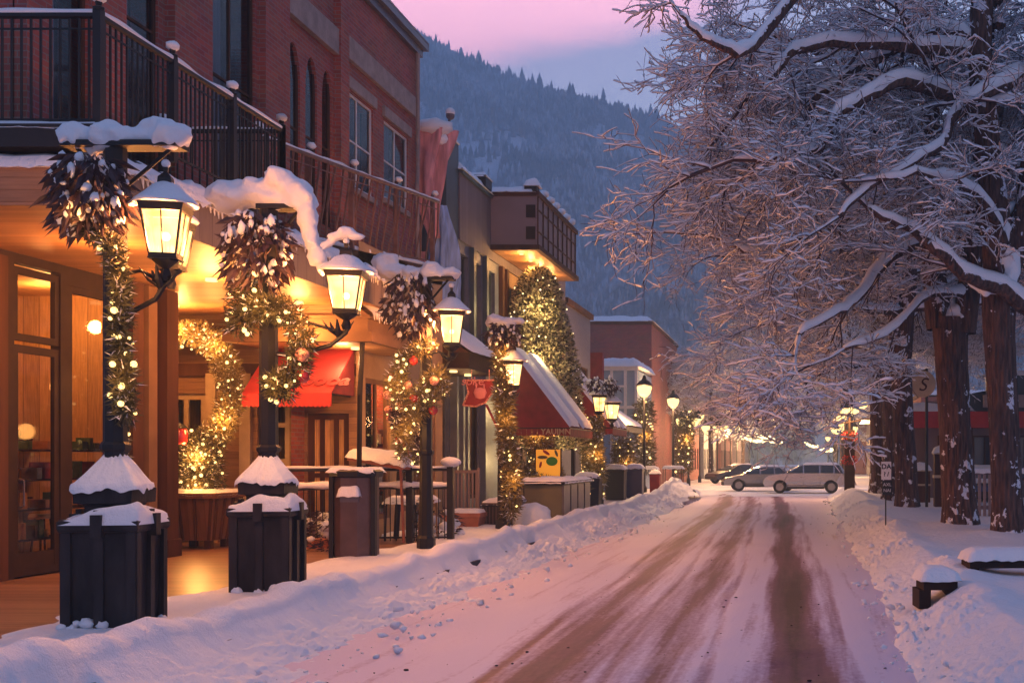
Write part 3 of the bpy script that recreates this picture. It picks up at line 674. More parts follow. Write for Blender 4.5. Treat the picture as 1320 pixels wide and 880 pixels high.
w.poly([(XW, 22.4, 0), (XW, 29.8, 0), (XW, 29.8, 5.3), (XW, 22.4, 5.3)])
wall = w.build('wall', M['brick'], B)
for y0, y1 in ((14.5, 15.0), (16.1, 16.65), (17.95, 19.1), (21.0, 22.0), (24.45, 24.9)):
    q = MB(); q.box(XW-.02, XW+.16, y0, y1, 5.5, 12.35); q.build('pier', M['brick'], B)
for i, (a, b, c, d) in enumerate(ops):
    window_x(B, XW, a, b, c, d, M['white'] if i > 5 else M['brown'], .04, 2 if i in (2, 6, 7) else 1, 2, curtain=i in (0, 1, 2, 6, 7), sill=i > 5)
q = MB(); q.box(XW-.05, XW+.1, 25.05, 29.4, 10.5, 11.0); q.box(XW-.05, XW+.12, 22.0, 24.5, 10.35, 10.9); q.build('stone_band', M['stone'], B)
for a, b, z in ((24.9, 26.8, 9.9), (27.3, 29.2, 9.9)):
    q = MB(); q.box(XW-.05, XW+.07, a, b, z, z+.25); q.build('lintel', M['stone'], B)
q = MB(); q.box(XW-.2, XW+.12, 14.4, 29.9, 12.2, 12.4); q.box(XW-.3, XW+.24, 14.3, 30.02, 12.4, 12.62); q.build('cornice', M['steel'], B)
snow_cap(B, XW-.3, XW+.22, 14.3, 30.0, 12.63, .12, 3, .2)
q = MB(); q.tube([(XW+.1, 29.55, 12.2), (XW+.1, 29.55, 9.2), (XW+.1, 29.5, 8.8), (XW+.1, 29.55, 5.5)], .05, 8); q.build('downpipe', M['stone'], B)
# canopy
q = MB(); q.poly([(-16, 13.0, 4.58), (-8.02, 13.0, 4.58), (-8.02, 22.98, 4.58), (-16, 22.98, 4.58)]); can = q.build('canopy', M['soffit'], B)
q = MB(); q.box(-16, -8.0, 13.0, 13.2, 4.585, 5.05); q.build('beam', M['woodh'], can)
q = MB(); q.box(-16, -8.0, 13.0+.12, 13.4, 5.05, 5.2); q.box(-16, -7.98, 12.94, 13.2, 5.24, 5.50); q.build('dark_beam', M['iron'], can)
q = MB(); q.box(-8.14, -8.0, 13.2, 23.0, 4.585, 5.12); q.build('fascia', M['greyfascia'], can)
q = MB(); q.box(-16, -8.1, 13.3, 21.4, 5.06, 5.32); q.build('deck', M['iron'], can)
snow_cap(can, -15, -8.1, 12.98, 13.14, 5.06, .12, 9); snow_cap(can, -14, -8.0, 12.96, 13.3, 5.5, .05, 4)
s = MB(); s.pillow(-8.35, -7.97, 13.1, 22.9, 5.2, .16, 5, .07, rough=.6, sag=.12)
r = random.Random(4)
for k in range(90):   # icicle fringe of old snow
    y = 13.2+9.5*k/90; l = r.uniform(.05, .2); s.tube([(-8.0, y, 5.2), (-7.975, y+.01, 5.16-l)], [.035, .006], 5)
s.build('snow', M['snow'], can, True)
for x, y in ((-9.2, 15.2), (-9.4, 18.2), (-9.2, 20.9), (-11.7, 21.3)):  # last one, by the cream door, is added to brighten the side wall
    q = MB(); q.lathe((x, y, 4.52), [(.09, 0), (.09, .05)], 12); o = q.build('downlight', M['lampb'], can); point('downlight_bulb', (x, y, 4.1), 135, (1, .36, .09), .12, o)
railing(B, [(-13.6, 13.08, 5.5), (-8.05, 13.08, 5.5), (-8.05, 17.7, 5.5)], 1.28, seed=3, snowh=.07)
railing(B, [(-9.9, 17.7, 5.5), (-8.05, 17.7, 5.5)], 1.28, seed=5)
# brown twisted terrace railing
q = MB(); q.prism([(-9.98, 17.9, 5.05), (-9.98, 28.4, 6.0), (-9.98, 28.4, 6.4), (-9.98, 17.9, 5.4)], (1.08, 0, 0)); ter = q.build('terrace', M['brown'], B)
railing(B, [(-8.95, 18.6, 5.42), (-8.95, 22.6, 5.85), (-8.95, 27.6, 6.4)], 1.5, 'terrace_railing', .34, 'rust', 2.3, .2, .022, True, .05, 9, .5, (1, 0))
s = MB(); s.tube([(-8.97, 17.9+.3*k, 5.44+.0286*k) for k in range(36)], [.06+.04*noise.noise(Vector((k*.7, 2, 1))) for k in range(36)], 8); s.build('snow', M['snow'], ter, True)
# shop front one under the canopy
q = MB(); wall_x(q, -11, 14.5, 19.8, 0, 4.6, [(15.95, 16.95, .0, 4.45), (17.15, 18.35, .35, 4.3)], .15)
q.poly([(-11, 19.8, 0), (-14, 19.8, 0), (-14, 19.8, 4.6), (-11, 19.8, 4.6)]); sf = q.build('shop_front', M['frame'], B)
q = MB(); wall_x(q, -10.98, 14.55, 15.8, 0, 4.5, [(14.8, 15.6, .4, 4.2)], .1); q.build('trim', M['brown'], sf)
dm = door_x(B, -11.02, 15.95, 16.95, 3.3, M['frame'])
q = MB(); frame_x(q, -11.02, 15.95, 16.95, 3.36, 4.4, .1, .07); tr = q.build('transom_window', M['frame'], B)
q = MB(); q.poly([(-11.06, 16.0, 3.4), (-11.06, 16.9, 3.4), (-11.06, 16.9, 4.35), (-11.06, 16.0, 4.35)]); q.build('pane', M['shopglass'], tr)
f = frame_x(MB(), -11.02, 17.15, 18.35, .35, 4.3, .1, .08, 1, 1).build('shop_window', M['frame'], B)
q = MB(); q.box(-11.3, -10.95, 17.1, 18.4, .0, .35); q.build('stall_riser', M['wood'], f)
q = MB(); q.poly([(-11.06, 17.2, .4), (-11.06, 18.3, .4), (-11.06, 18.3, 4.2), (-11.06, 17.2, 4.2)]); q.build('pane', M['shopglass'], f)
shop_room(B, -11.0, 14.6, 19.7, 4.5, 2.6, 3, 130)
for y0, y1, m_ in ((18.45, 18.75, 'brown'), (18.9, 19.15, 'tan'), (19.45, 19.8, 'brown')):
    q = MB(); q.box(-11.0, -10.8, y0, y1, 0, 4.57); q.box(-11.0, -10.76, y0-.04, y1+.04, 0, .3); q.build('pilaster', M[m_], B)
# frontal wall with door, window
q = MB(); wall_y(q, 23.0, -13.6, -8.9, 0, 5.3, [(-12.85, -12.0, 0, 3.0), (-10.95, -10.3, .9, 3.1), (-9.95, -9.1, .1, 2.6)], .2)
q.poly([(-14, 19.8, 0), (-14, 23, 0), (-14, 23, 4.6), (-14, 19.8, 4.6)])
fw = q.build('side_wall', M['woodh'], B)
for x0, x1, z0, z1, c_, nm, fm in ((-12.85, -12.0, .02, 3.0, 2, 'panelled_door', 'cream'), (-10.95, -10.3, .9, 3.1, 2, 'side_window', 'cream'), (-9.95, -9.1, .1, 2.6, 3, 'dark_shop_window', 'brown')):
    f = frame_y(MB(), 23.06, x0, x1, z0, z1, .12, .07, c_, 3 if c_ == 2 else 2, .09).build(nm, M[fm], B)
    q = MB(); q.poly([(x0+.05, 23.11, z0+.05), (x1-.05, 23.11, z0+.05), (x1-.05, 23.11, z1-.05), (x0+.05, 23.11, z1-.05)]); q.build('pane', M['glass'], f)
    q = MB(); q.box(x0-.1, x1+.1, 23.9, 23.95, 0, 3.3); q.build('room', M['shoplight'] if c_ == 2 else M['dark'], f)  # flat backing panels; the dark one carries room shade in its colour
q = MB(); q.box(-13.6, -8.95, 22.92, 23.0, 3.35, 3.6); q.box(-13.6, -8.95, 22.9, 23.0, 4.25, 4.35); q.build('trim_band', M['brown'], fw)
q = MB(); q.box(-13.5, -13.15, 22.9, 23, 0, 4.58); q.box(-13.1, -12.9, 22.9, 23, 0, 3.4); q.box(-11.95, -11.75, 22.9, 23, 0, 3.4); q.box(-11.27, -11.05, 22.9, 23, 0, 3.4); q.box(-10.22, -10.02, 22.9, 23, 0, 3.35); q.build('trim_post', M['cream'], fw)
# shop two: annex with street front
q = MB(); wall_x(q, -8.9, 23.0, 28.4, 0, 6.1, [(23.35, 24.75, .4, 3.35), (25.2, 27.9, .5, 3.2)], .15)
q.poly([(-8.9, 28.4, 0), (-10, 28.4, 0), (-10, 28.4, 5.6), (-8.9, 28.4, 5.6)]); q.build('annex_wall', M['ochre'], B)
for a, b, c, d in ((23.35, 24.75, .4, 3.35), (25.2, 27.9, .5, 3.2)):
    f = frame_x(MB(), -8.93, a, b, c, d, .1, .08, 2, 2, .06).build('shop_window', M['tan'], B)
    q = MB(); q.poly([(-8.97, a, c), (-8.97, b, c), (-8.97, b, d), (-8.97, a, d)]); q.build('pane', M['shopglass'], f)
shop_room(B, -8.9, 23.1, 28.2, 3.5, 1.3, 5, 90)

# canopy two: tan boarded porch roof with snow on a pitched top
C2 = thing('porch_roof', 'tan boarded porch roof with snowy pitched top over the red awning', 'porch roof')
q = MB(); q.box(-10.8, -8.0, 21.3, 24.4, 3.88, 4.06); q.box(-10.7, -8.12, 21.42, 24.3, 4.06, 4.32); q.box(-10.75, -8.06, 21.36, 24.35, 4.32, 4.38); c2 = q.build('fascia', M['tan'], C2)
q = MB(); q.poly([(-10.7, 21.45, 3.875), (-8.1, 21.45, 3.875), (-8.1, 24.3, 3.875), (-10.7, 24.3, 3.875)]); q.build('soffit', M['soffit'], C2)
q = MB(); q.prism([(-8.1, 21.45, 4.38), (-8.9, 21.45, 5.0), (-10.7, 21.45, 5.0), (-10.7, 21.45, 4.38)], (0, 2.8, 0)); q.build('roof', M['woodh'], C2)
s = MB(); n1 = 40
for a, b in ((21.4, 22.75), (22.9, 24.3)):
    i0 = len(s.v)
    for k in range(13):
        for j in range(9):
            y = a+(b-a)*k/12; u = j/8; e = min(k/12, 1-k/12, .25)*4; x = -8.03-.9*u; z = 4.44+.66*u+.12*math.sqrt(max(0, e))*(1 if .03 < u else .3)+.02*noise.noise(Vector((x*4, y*4, 0))); s.v.append((x, y, z))
    for k in range(12):
        for j in range(8): q_ = i0+k*9+j; s.f.append((q_, q_+9, q_+10, q_+1))
for k in range(22): y = 21.45+2.8*k/22; s.tube([(-8.02, y, 4.45), (-8.0, y, 4.33-random.random()*.1)], [.03, .008], 5)
s.build('snow', M['snow'], C2, True)
q = MB(); q.tube([(-8.25, 21.5, 3.9), (-8.3, 21.5, 2.9), (-8.75, 22.6, 0.0)], .05, 6); q.tube([(-8.3, 24.0, 3.9), (-8.5, 24.0, 0)], .06, 6); q.build('strut', M['iron'], C2)
q = MB(); q.lathe((-8.7, 22.3, 3.82), [(.08, 0), (.08, .05)], 10); o = q.build('downlight', M['lampb'], C2); point('downlight_bulb', (-8.9, 22.2, 3.6), 45, (1, .5, .2), .1, o)

# red awning with lettering, facing the deck
A = thing('red_awning', 'bright red cloth awning with loopy lettering on the wall under the porch roof', 'awning')
x0, x1 = -10.65, -8.95
q = MB(); q.prism([(x0, 22.9, 3.92), (x0, 21.75, 2.94), (x0, 21.78, 2.92), (x0, 22.93, 3.89)], (x1-x0, 0, 0)); cl = q.build('cloth', M['redcloth'], A)
q = MB(); q.poly([(x0+.002, 22.9, 3.90), (x0+.002, 21.78, 2.94), (x0+.002, 22.9, 2.94)]); q.poly([(x1-.002, 22.9, 3.90), (x1-.002, 22.9, 2.94), (x1-.002, 21.78, 2.94)]); q.build('side_panel', M['maroon'], A)
q = MB()
for k in range(20): a = x0+(x1-x0)*k/20; q.prism([(a, 21.75, 2.94), (a+.1, 21.75, 2.94), (a+.1, 21.74, 2.70), (a+.05, 21.735, 2.67), (a, 21.74, 2.70)], (0, .012, 0))
q.build('valance', M['redcloth'], A)
sl_ = math.atan2(.98, 1.15)
text('lettering', 'Loooa', .46, M['maroon'], A, (-9.28, 21.92, 3.10), (sl_, 0, 0), .008, .12, bold=.014)
q = MB(); q.tube([(x0+.1, 22.95, 2.94), (x0+.1, 21.8, 2.93)], .02, 6); q.tube([(x1-.1, 22.95, 2.94), (x1-.1, 21.8, 2.93)], .02, 6); q.tube([(x0, 21.77, 2.93), (x1, 21.77, 2.93)], .02, 6); q.build('frame', M['iron'], A)

# furled flag on a staff between the buildings
Fg = thing('furled_flag', 'pink and blue cloth flag furled on its pole with snow along the top', 'flag', (-9.65, 30.6, 0))
q = MB(); q.tube([(-.35, .2, 5.0), (-.3, .1, 7.8), (.25, 0, 10.8)], [.05, .05, .035], 8); q.ball((.27, 0, 10.9), .12, 10, 7); q.build('pole', M['steel'], Fg)
def fold(cx, z0, z1, w0, w1, seed, m_, nm, sway=0, dy=0):
    i = MB(); n = 26; k_ = 34
    for a in range(n+1):
        tt = a/n; z = z0+(z1-z0)*tt; w_ = w0+(w1-w0)*tt
        for b in range(k_):
            an = 2*math.pi*b/k_; rr = w_*(1+.30*math.sin(an*5+tt*3+seed)+.14*math.sin(an*9-tt*5))*(.75+.25*math.sin(math.pi*min(1, tt*1.1+.12)))
            i.v.append((cx+sway*math.sin(tt*3.1)+rr*math.cos(an), dy+.55*rr*math.sin(an), z))
    for a in range(n):
        for b in range(k_): b2 = (b+1) % k_; i.f.append((a*k_+b, a*k_+b2, (a+1)*k_+b2, (a+1)*k_+b))
    return i.build(nm, m_, Fg, True)
fold(-.12, 10.5, 7.6, .52, .18, 1, M['pink'], 'pink_cloth', -.22, 0)
fold(-.0, 8.5, 5.6, .14, .55, 2, M['blue'], 'blue_cloth', .12, .1)
fold(-.42, 7.2, 5.4, .12, .22, 4, M['pink'], 'pink_cloth', -.1, -.2)
s = MB(); s.ball((-.15, 0, 10.55), .48, 16, 10, (1.1, .7, .5), .35); s.ball((.27, 0, 10.98), .13, 10, 6); s.ball((.05, 0, 10.25), .2, 10, 6); s.build('snow', M['snow'], Fg, True)

# ---------------------------------------------------------------- grey building with box balcony
G = thing('grey_building', 'grey and taupe two storey building with boxed balcony lit from below', 'building')
q = MB(); q.box(-13, -9.98, 32.2, 33.35, 0, 10.9); q.build('corner_pier', M['teal'], G)
ops = [(33.6, 34.4, 4.7, 7.75), (34.9, 35.8, 4.7, 7.75), (36.35, 37.4, 4.7, 7.75), (39.0, 40.0, 4.7, 7.6), (41.4, 42.3, 4.7, 7.6), (44.0, 45.0, 4.7, 7.6)]
q = MB(); wall_x(q, -10, 33.35, 37.9, 4.3, 8.1, ops[:3], .2); q.build('window_wall', M['bluegrey'], G)
q = MB(); wall_x(q, -10, 37.9, 48.5, 4.3, 10.1, ops[3:], .2); q.poly([(-10, 48.5, 4.3), (-13, 48.5, 4.3), (-13, 48.5, 10.1), (-10, 48.5, 10.1)]); q.build('rear_wall', M['ochre'], G)
q = MB(); q.box(-10.2, -9.94, 33.352, 48.4, 8.1, 10.05); q.build('upper_wall', M['taupe'], G)
q = MB(); q.box(-13, -10.2, 33.35, 48.4, 8.2, 10.05); q.build('roof', M['steel'], G)
q = MB(); q.box(-10.3, -9.86, 33.36, 36.68, 10.05, 10.2); q.build('coping', M['teal'], G)
for a, b, c, d in ops: window_x(G, -10, a, b, c, d, M['teal'], .12, 1, 2, False, False)
for y in (34.65, 36.08, 38.0, 38.6, 40.7, 43.2):
    q = MB(); q.box(-10.02, -9.86, y-.13, y+.13, 4.3, 8.08); q.build('pilaster', M['teal'] if y < 38 else M['brown'], G)
snow_cap(G, -10.35, -9.85, 33.3, 36.7, 10.2, .22, 31, .15); snow_cap(G, -13, -9.95, 32.2, 33.3, 10.9, .2, 33, .15)
q = MB(); q.box(-10.1, -8.46, 36.7, 43.1, 8.55, 10.15); box_b = q.build('balcony', M['taupep'], G)
q = MB(); q.box(-9.94, -8.36, 36.62, 43.2, 8.4, 8.56); q.box(-9.94, -8.38, 36.64, 43.15, 10.15, 10.3); q.build('coping', M['brown'], box_b)
q = MB()
for k in range(9): y = 36.75+.77*k; q.box(-8.46, -8.42, y, y+.05, 8.58, 10.13)
q.box(-8.46, -8.425, 36.72, 43.0, 9.0, 9.04); q.box(-8.46, -8.425, 36.72, 43.0, 9.7, 9.74); q.build('batten', M['brown'], box_b)
q = MB(); q.box(-8.8, -8.5, 36.66, 36.7, 8.75, 9.15); q.box(-8.8, -8.5, 36.66, 36.7, 9.45, 9.85); q.build('panel', M['frame'], box_b)
q = MB(); q.poly([(-9.9, 36.8, 8.395), (-8.5, 36.8, 8.395), (-8.5, 43.1, 8.395), (-9.9, 43.1, 8.395)]); q.build('soffit', M['soffit'], box_b)
for y in (37.3, 38.6, 40.0, 41.6):
    q = MB(); q.lathe((-9.1, y, 8.36), [(.07, 0), (.07, .03)], 10); o = q.build('downlight', M['lampb'], box_b); point('downlight_bulb', (-9.1, y, 8.15), 38, (1, .48, .14), .08, o)
s = MB(); s.pillow(-10, -8.5, 36.6, 43.1, 10.3, .16, 41, .15); s.pillow(-8.85, -8.4, 36.6, 37.1, 10.5, .25, 42, .08); s.build('snow', M['snow'], box_b, True)
q = MB(); q.box(-8.85, -8.45, 36.65, 37.05, 10.3, 10.5); q.box(-10.3, -9.8, 35.6, 36.3, 10.2, 10.55); q.build('roof_vent', M['iron'], G)
for k in range(6):
    y = 38+.9*k; s = MB(); s.ball((-8.5, y, 10.5), .16, 8, 6, (1, 1, .8), .3); s.build('snow', M['snow'], box_b, True)
s = MB(); s.pillow(-10.3, -9.8, 35.6, 36.3, 10.55, .12, 44, .1); s.build('snow', M['snow'], G, True)
# ground floor of grey building: blue-grey doors, windows
ops = [(33.0, 34.4, .5, 3.6), (39, 41.2, .5, 3.2), (43, 46, .5, 3.2)]
q = MB(); wall_x(q, -9.7, 29.9, 48.4, 0, 4.3, [(30.3, 31.5, .1, 3.9)]+ops, .2); q.poly([(-9.7, 29.9, 0), (-9.7, 29.9, 4.3), (-13, 29.9, 4.3), (-13, 29.9, 0)]); q.poly([(-9.7, 29.9, 4.3), (-9.7, 48.4, 4.3), (-13, 48.4, 4.3), (-13, 29.9, 4.3)]); q.build('ground_floor', M['bluegrey'], G)
door_x(G, -9.76, 30.3, 31.5, 3.85, M['bluegrey'])
for a, b, c, d in ops:
    f = frame_x(MB(), -9.74, a, b, c, d, .1, .08, 2, 1, .05).build('shop_window', M['frame'], G)
    q = MB(); q.poly([(-9.78, a, c), (-9.78, b, c), (-9.78, b, d), (-9.78, a, d)]); q.build('pane', M['shopglass'], f)
shop_room(G, -9.7, 30.0, 35, 4.1, 2.2, 8, 30); shop_room(G, -9.7, 38, 48, 4.1, 2.2, 9, 130)
for y in (31.7, 32.3, 32.75, 34.6):
    q = MB(); q.box(-9.7, -9.5, y-.09, y+.09, 0, 4.28); q.build('pilaster', M['bluegrey'], G)

# small snowy porch before the grey building
C3 = thing('entrance_porch', 'dark entrance porch with thick snow on its pitched roof before the grey building', 'porch')
q = MB(); q.box(-9.68, -8.3, 28.6, 31.4, 3.95, 4.35); q.build('fascia', M['frame'], C3)
q = MB(); q.prism([(-8.3, 28.6, 4.35), (-9.68, 28.6, 5.3), (-9.68, 28.6, 4.35)], (0, 2.8, 0)); q.build('roof', M['brown'], C3)
s = MB(); i0 = 0
for k in range(21):
    for j in range(15):
        y = 28.5+3.0*k/20; u = j/14; e = max(0, min(k, 20-k, j, 5))/5; x = -8.2-1.4*u; z = 4.36+.96*u+.22*math.sqrt(min(1, e))+.03*noise.noise(Vector((x*3, y*3, 0))); s.v.append((x, y, z))
for k in range(20):
    for j in range(14): q_ = k*15+j; s.f.append((q_, q_+15, q_+16, q_+1))
s.build('snow', M['snow'], C3, True)
for y in (29.3, 30.6):
    q = MB(); q.lathe((-8.9, y, 3.9), [(.1, 0), (.1, .05)], 10); o = q.build('downlight', M['lampb'], C3); point('downlight_bulb', (-8.9, y, 3.7), 14, (1, .5, .2), .1, o)

# half-moon hanging sign
Sg = thing('hanging_sign', 'maroon half-moon shop sign with pink script hanging under the entrance porch', 'sign')
c = P(618, 496, 29.0); pts = [(c.x-.42, c.y, c.z-.52), (c.x-.1, c.y, c.z-.55), (c.x+.15, c.y, c.z-.45), (c.x+.33, c.y, c.z-.2), (c.x+.4, c.y, c.z+.12), (c.x-.36, c.y, c.z+.12), (c.x-.28, c.y, c.z-.2)]
q = MB(); q.prism(pts, (0, .05, 0)); q.build('board', M['maroon'], Sg)
q = MB(); q.tube([(p[0], p[1]-.01, p[2]) for p in pts+pts[:1]], .025, 6); q.tube([(c.x-.2, c.y, c.z+.12), (c.x-.2, c.y, 3.95)], .012, 5); q.tube([(c.x+.25, c.y, c.z+.12), (c.x+.25, c.y, 3.95)], .012, 5); q.build('rim', M['pinkorn'], Sg)
pk = mat('pink_sign_paint', (.6, .22, .25), .6)
text('lettering', 'soke', .30, pk, Sg, (c.x-.18, c.y-.02, c.z+.0), (R(90), 0, 0), .01, .2)
q = MB(); q.lathe((c.x+.02, c.y-.02, c.z-.2), [(.02, -.16), (.12, -.13), (.17, 0), (.13, .12), (.02, .13)], 14, sq=.2); q.box(c.x-.1, c.x-.06, c.y-.05, c.y, c.z-.1, c.z+.02); q.box(c.x+.1, c.x+.14, c.y-.05, c.y, c.z-.1, c.z+.02); q.build('emblem', pk, Sg, True)
q = MB(); q.tube([(c.x+.15, c.y+.1, c.z-.5), (c.x+.75, c.y+.1, c.z-1.75)], .09, 5, flat=.3); q.build('ribbon', M['maroon'], Sg)

# ---------------------------------------------------------------- awnings with snow along the street
def awning(label, X0, X1, y0, y1, zt, zb, cloth, lettering=None, stripes=(), seed=0, snow=True, cover=((0., 1.),)):
    A = thing('shop_awning', label, 'awning', group='snowy awnings over the shop fronts')
    q = MB(); q.prism([(X0, y0, zt), (X1, y0, zb), (X1, y0, zb-.03), (X0, y0, zt-.05)], (0, y1-y0, 0)); q.build('cloth', cloth, A)
    for y in (y0+.003, y1-.003): q = MB(); q.poly([(X0, y, zt), (X1, y, zb), (X0, y, zb-.02)]); q.build('side_panel', cloth, A)
    q = MB(); n = int((y1-y0)/.16)
    for k in range(n): a = y0+(y1-y0)*k/n; b = (y1-y0)/n*.95; q.prism([(X1, a, zb), (X1, a+b, zb), (X1, a+b, zb-.24), (X1, a+b/2, zb-.28), (X1, a, zb-.24)], (-.012, 0, 0))
    n = max(4, int((X1-X0)/.16))
    for k in range(n): a = X0+(X1-X0)*k/n; b = (X1-X0)/n*.95; q.prism([(a, y0, zb), (a+b, y0, zb), (a+b, y0, zb-.24), (a, y0, zb-.24)], (0, .012, 0))
    q.build('valance', cloth, A)
    q = MB(); q.tube([(X0, y0, zb-.02), (X1, y0, zb-.02), (X1, y1, zb-.02), (X0, y1, zb-.02)], .02, 5); q.build('frame', M['iron'], A)
    if snow:
        for u0, u1 in cover:
            s = MB(); a0 = y0+(y1-y0)*u0; a1 = y0+(y1-y0)*u1; na = max(6, int((a1-a0)/.12)); nb = 18
            for k in range(na+1):
                for j in range(nb+1):
                    y = a0+(a1-a0)*k/na; u = j/nb; e = min(k/na*(a1-a0), (1-k/na)*(a1-a0), u*2+.02, (1-u)*2+.1)/.16; e = max(0, min(1, e)); x = X1+(X0-X1)*u; z = zb+(zt-zb)*u+.008+(.13+.03*noise.noise(Vector((x*3+seed, y*3, 0))))*math.sqrt(e); s.v.append((x+.05*math.sqrt(e), y, z))
            for k in range(na):
                for j in range(nb): q_ = k*(nb+1)+j; s.f.append((q_, q_+nb+1, q_+nb+2, q_+1))
            s.build('snow', M['snow'], A, True)
    if lettering: text('lettering', lettering, .24, M['cream'], A, (X1-.42, y0-.012, zb-.2), (R(90), 0, 0), .006, 0, bold=.004)
    return A
awning('steep maroon awning with two bands of snow and small pale letters on its valance', -8.75, -6.95, 34.5, 38.3, 5.0, 2.62, M['maroon'], 'YAUIMN', seed=1, cover=((.0, .42), (.56, 1.)))
awning('maroon awning with thin snow just beyond the tall lit tree', -8.75, -6.75, 41.2, 44.6, 5.2, 2.8, M['maroon'], seed=2, cover=((.0, .2), (.34, .56), (.72, 1.)))
awning('dark low awning with a smooth pale snow sheet beside the twin lanterns', -9.2, -7.5, 49.5, 54.5, 4.2, 3.1, M['iron'], seed=3)

# ---------------------------------------------------------------- next buildings along the left side
def simple_building(name, label, X, y0, y1, h, wallm, floors=2, depth=6, group=None, win=True, lit=0, snow=.2, front=None):
    b = thing(name, label, 'building', group=group); q = MB()
    side = 1 if X < 0 else -1
    xb = X-depth*side; ops = []
    nw = max(2, int((y1-y0)/2.4))
    for f in range(floors):
        for k in range(nw):
            a = y0+(y1-y0)*(k+.22)/nw; e = y0+(y1-y0)*(k+.78)/nw; z0 = .6+f*3.3; z1 = z0+2.0
            if z1 < h-.4: ops.append((a, e, z0, z1))
    if not win: ops = []
    if side > 0: wall_x(q, X, y0, y1, -.3, h, ops, .15)
    else:
        q2 = MB(); wall_x(q2, X, y0, y1, -.3, h, ops, -.15); q.v += q2.v; q.f += [tuple(reversed(f_)) for f_ in q2.f]
    q.poly([(X, y0, -.3), (X, y0, h), (xb, y0, h), (xb, y0, -.3)]); q.poly([(X, y1, -.3), (X, y1, h), (xb, y1, h), (xb, y1, -.3)]); q.poly([(X, y0, h), (X, y1, h), (xb, y1, h), (xb, y0, h)])
    q.build('wall', wallm, b)
    for i, (a, e, z0, z1) in enumerate(ops):
        f = MB(); frame_x(f, X-.05*side if side > 0 else X+.12, a, e, z0, z1, .07, .06, 2, 1); fo = f.build('window', M['brown'], b)
        xx = X-.13*side
        g_ = MB(); g_.poly([(xx, a, z0), (xx, e, z0), (xx, e, z1), (xx, a, z1)]); g_.build('pane', M['glow_win'] if random.Random(i*7+int(y0)).random() < lit else M['carglass'], fo)
    q = MB(); q.box(min(X-.15, X+.15), max(X-.15, X+.15), y0-.1, y1+.1, h, h+.25); q.build('cornice', M['brown'], b)
    if snow: s = MB(); s.pillow(min(X, xb)-.1, max(X, xb)+.1, y0, y1, h+.2, snow, y0, .5); s.build('snow', M['snow'], b, True)
    return b

b3 = simple_building('slate_building', 'narrow slate grey building with a projecting cornice behind the lit tree', -10, 48.6, 54.5, 8.3, M['steel'], 2, 4, lit=.5, snow=.12)
# pale blue glazed pavilion
Pv = thing('glazed_pavilion', 'pale blue glazed pavilion with snow on its curved roof below the brick wall', 'building')
q = MB(); q.box(-10.4, -8.3, 58, 64, 0, 6.2); q.build('wall', M['palebl'], Pv)
q = MB(); 
for x in (-10.45, -9.55, -8.85, -8.3): q.box(x-.07, x+.07, 57.93, 58.0, 0, 6.25)
q.box(-10.5, -8.2, 57.9, 58.0, 4.2, 4.35); q.box(-10.5, -8.2, 57.9, 58.02, 6.15, 6.4); q.box(-9.6, -8.8, 57.9, 57.99, 5.3, 5.4); q.build('frame', M['white'], Pv)
s = MB(); s.pillow(-10.6, -8.1, 57.8, 64, 6.4, .4, 71, .2); s.build('snow', M['snow'], Pv, True)
q = MB(); q.prism([(-12.1, 56, 6.6), (-10.5, 56, 6.6), (-10.55, 56, 8.2), (-12.1, 56, 8.4)], (0, .2, 0)); hb = q.build('hoarding', M['palebl'], Pv)
q = MB(); q.box(-10.55, -9.7, 56.2, 56.6, 5.5, 6.9); q.build('flue', M['maroon'], Pv)
Br = thing('brick_gable_building', 'plain dark red brick building with a flat snowy roof further down', 'building')
q = MB(); q.box(-22, -9.85, 76, 92, -.3, 10.6); q.build('wall', M['brick2'], Br)
q = MB(); q.box(-22, -9.75, 75.9, 92, 10.6, 10.85); q.build('cornice', M['brown'], Br)
s = MB(); s.pillow(-22, -9.7, 75.8, 92, 10.85, .35, 81, .5); s.build('snow', M['snow'], Br, True)
gl = 'buildings far down the street'
specs = [(-10.2, 64.5, 75.5, 5.2, 'ochre', 1, 'low ochre shop building between the pavilion and the brick building'),
         (-9.5, 93, 108, 8.4, 'brick', 2, 'brown red building with snowy roof just past the brick gable'),
         (-9.2, 110, 126, 6.0, 'bluegrey', 1, 'low blue grey building at the fourth block on the shop side'),
         (-8.8, 128, 150, 8.5, 'brick2', 2, 'dark brick building far along the shop side'),
         (-8.2, 153, 185, 6.6, 'taupep', 2, 'pale taupe building furthest along the shop side'),
         (9.0, 84, 104, 6.2, 'brick2', 1, 'dark brick building behind the parked cars on the tree side'),
         (8.0, 108, 135, 7.5, 'taupep', 2, 'taupe building far along the tree side'),
         (6.5, 140, 180, 6.5, 'brick', 2, 'red building furthest along the tree side')]
for X, a, b, h, m_, f, lb in specs: simple_building('street_building', lb, X, a, b, h, M[m_], f, 7, gl, True, .55, .35)

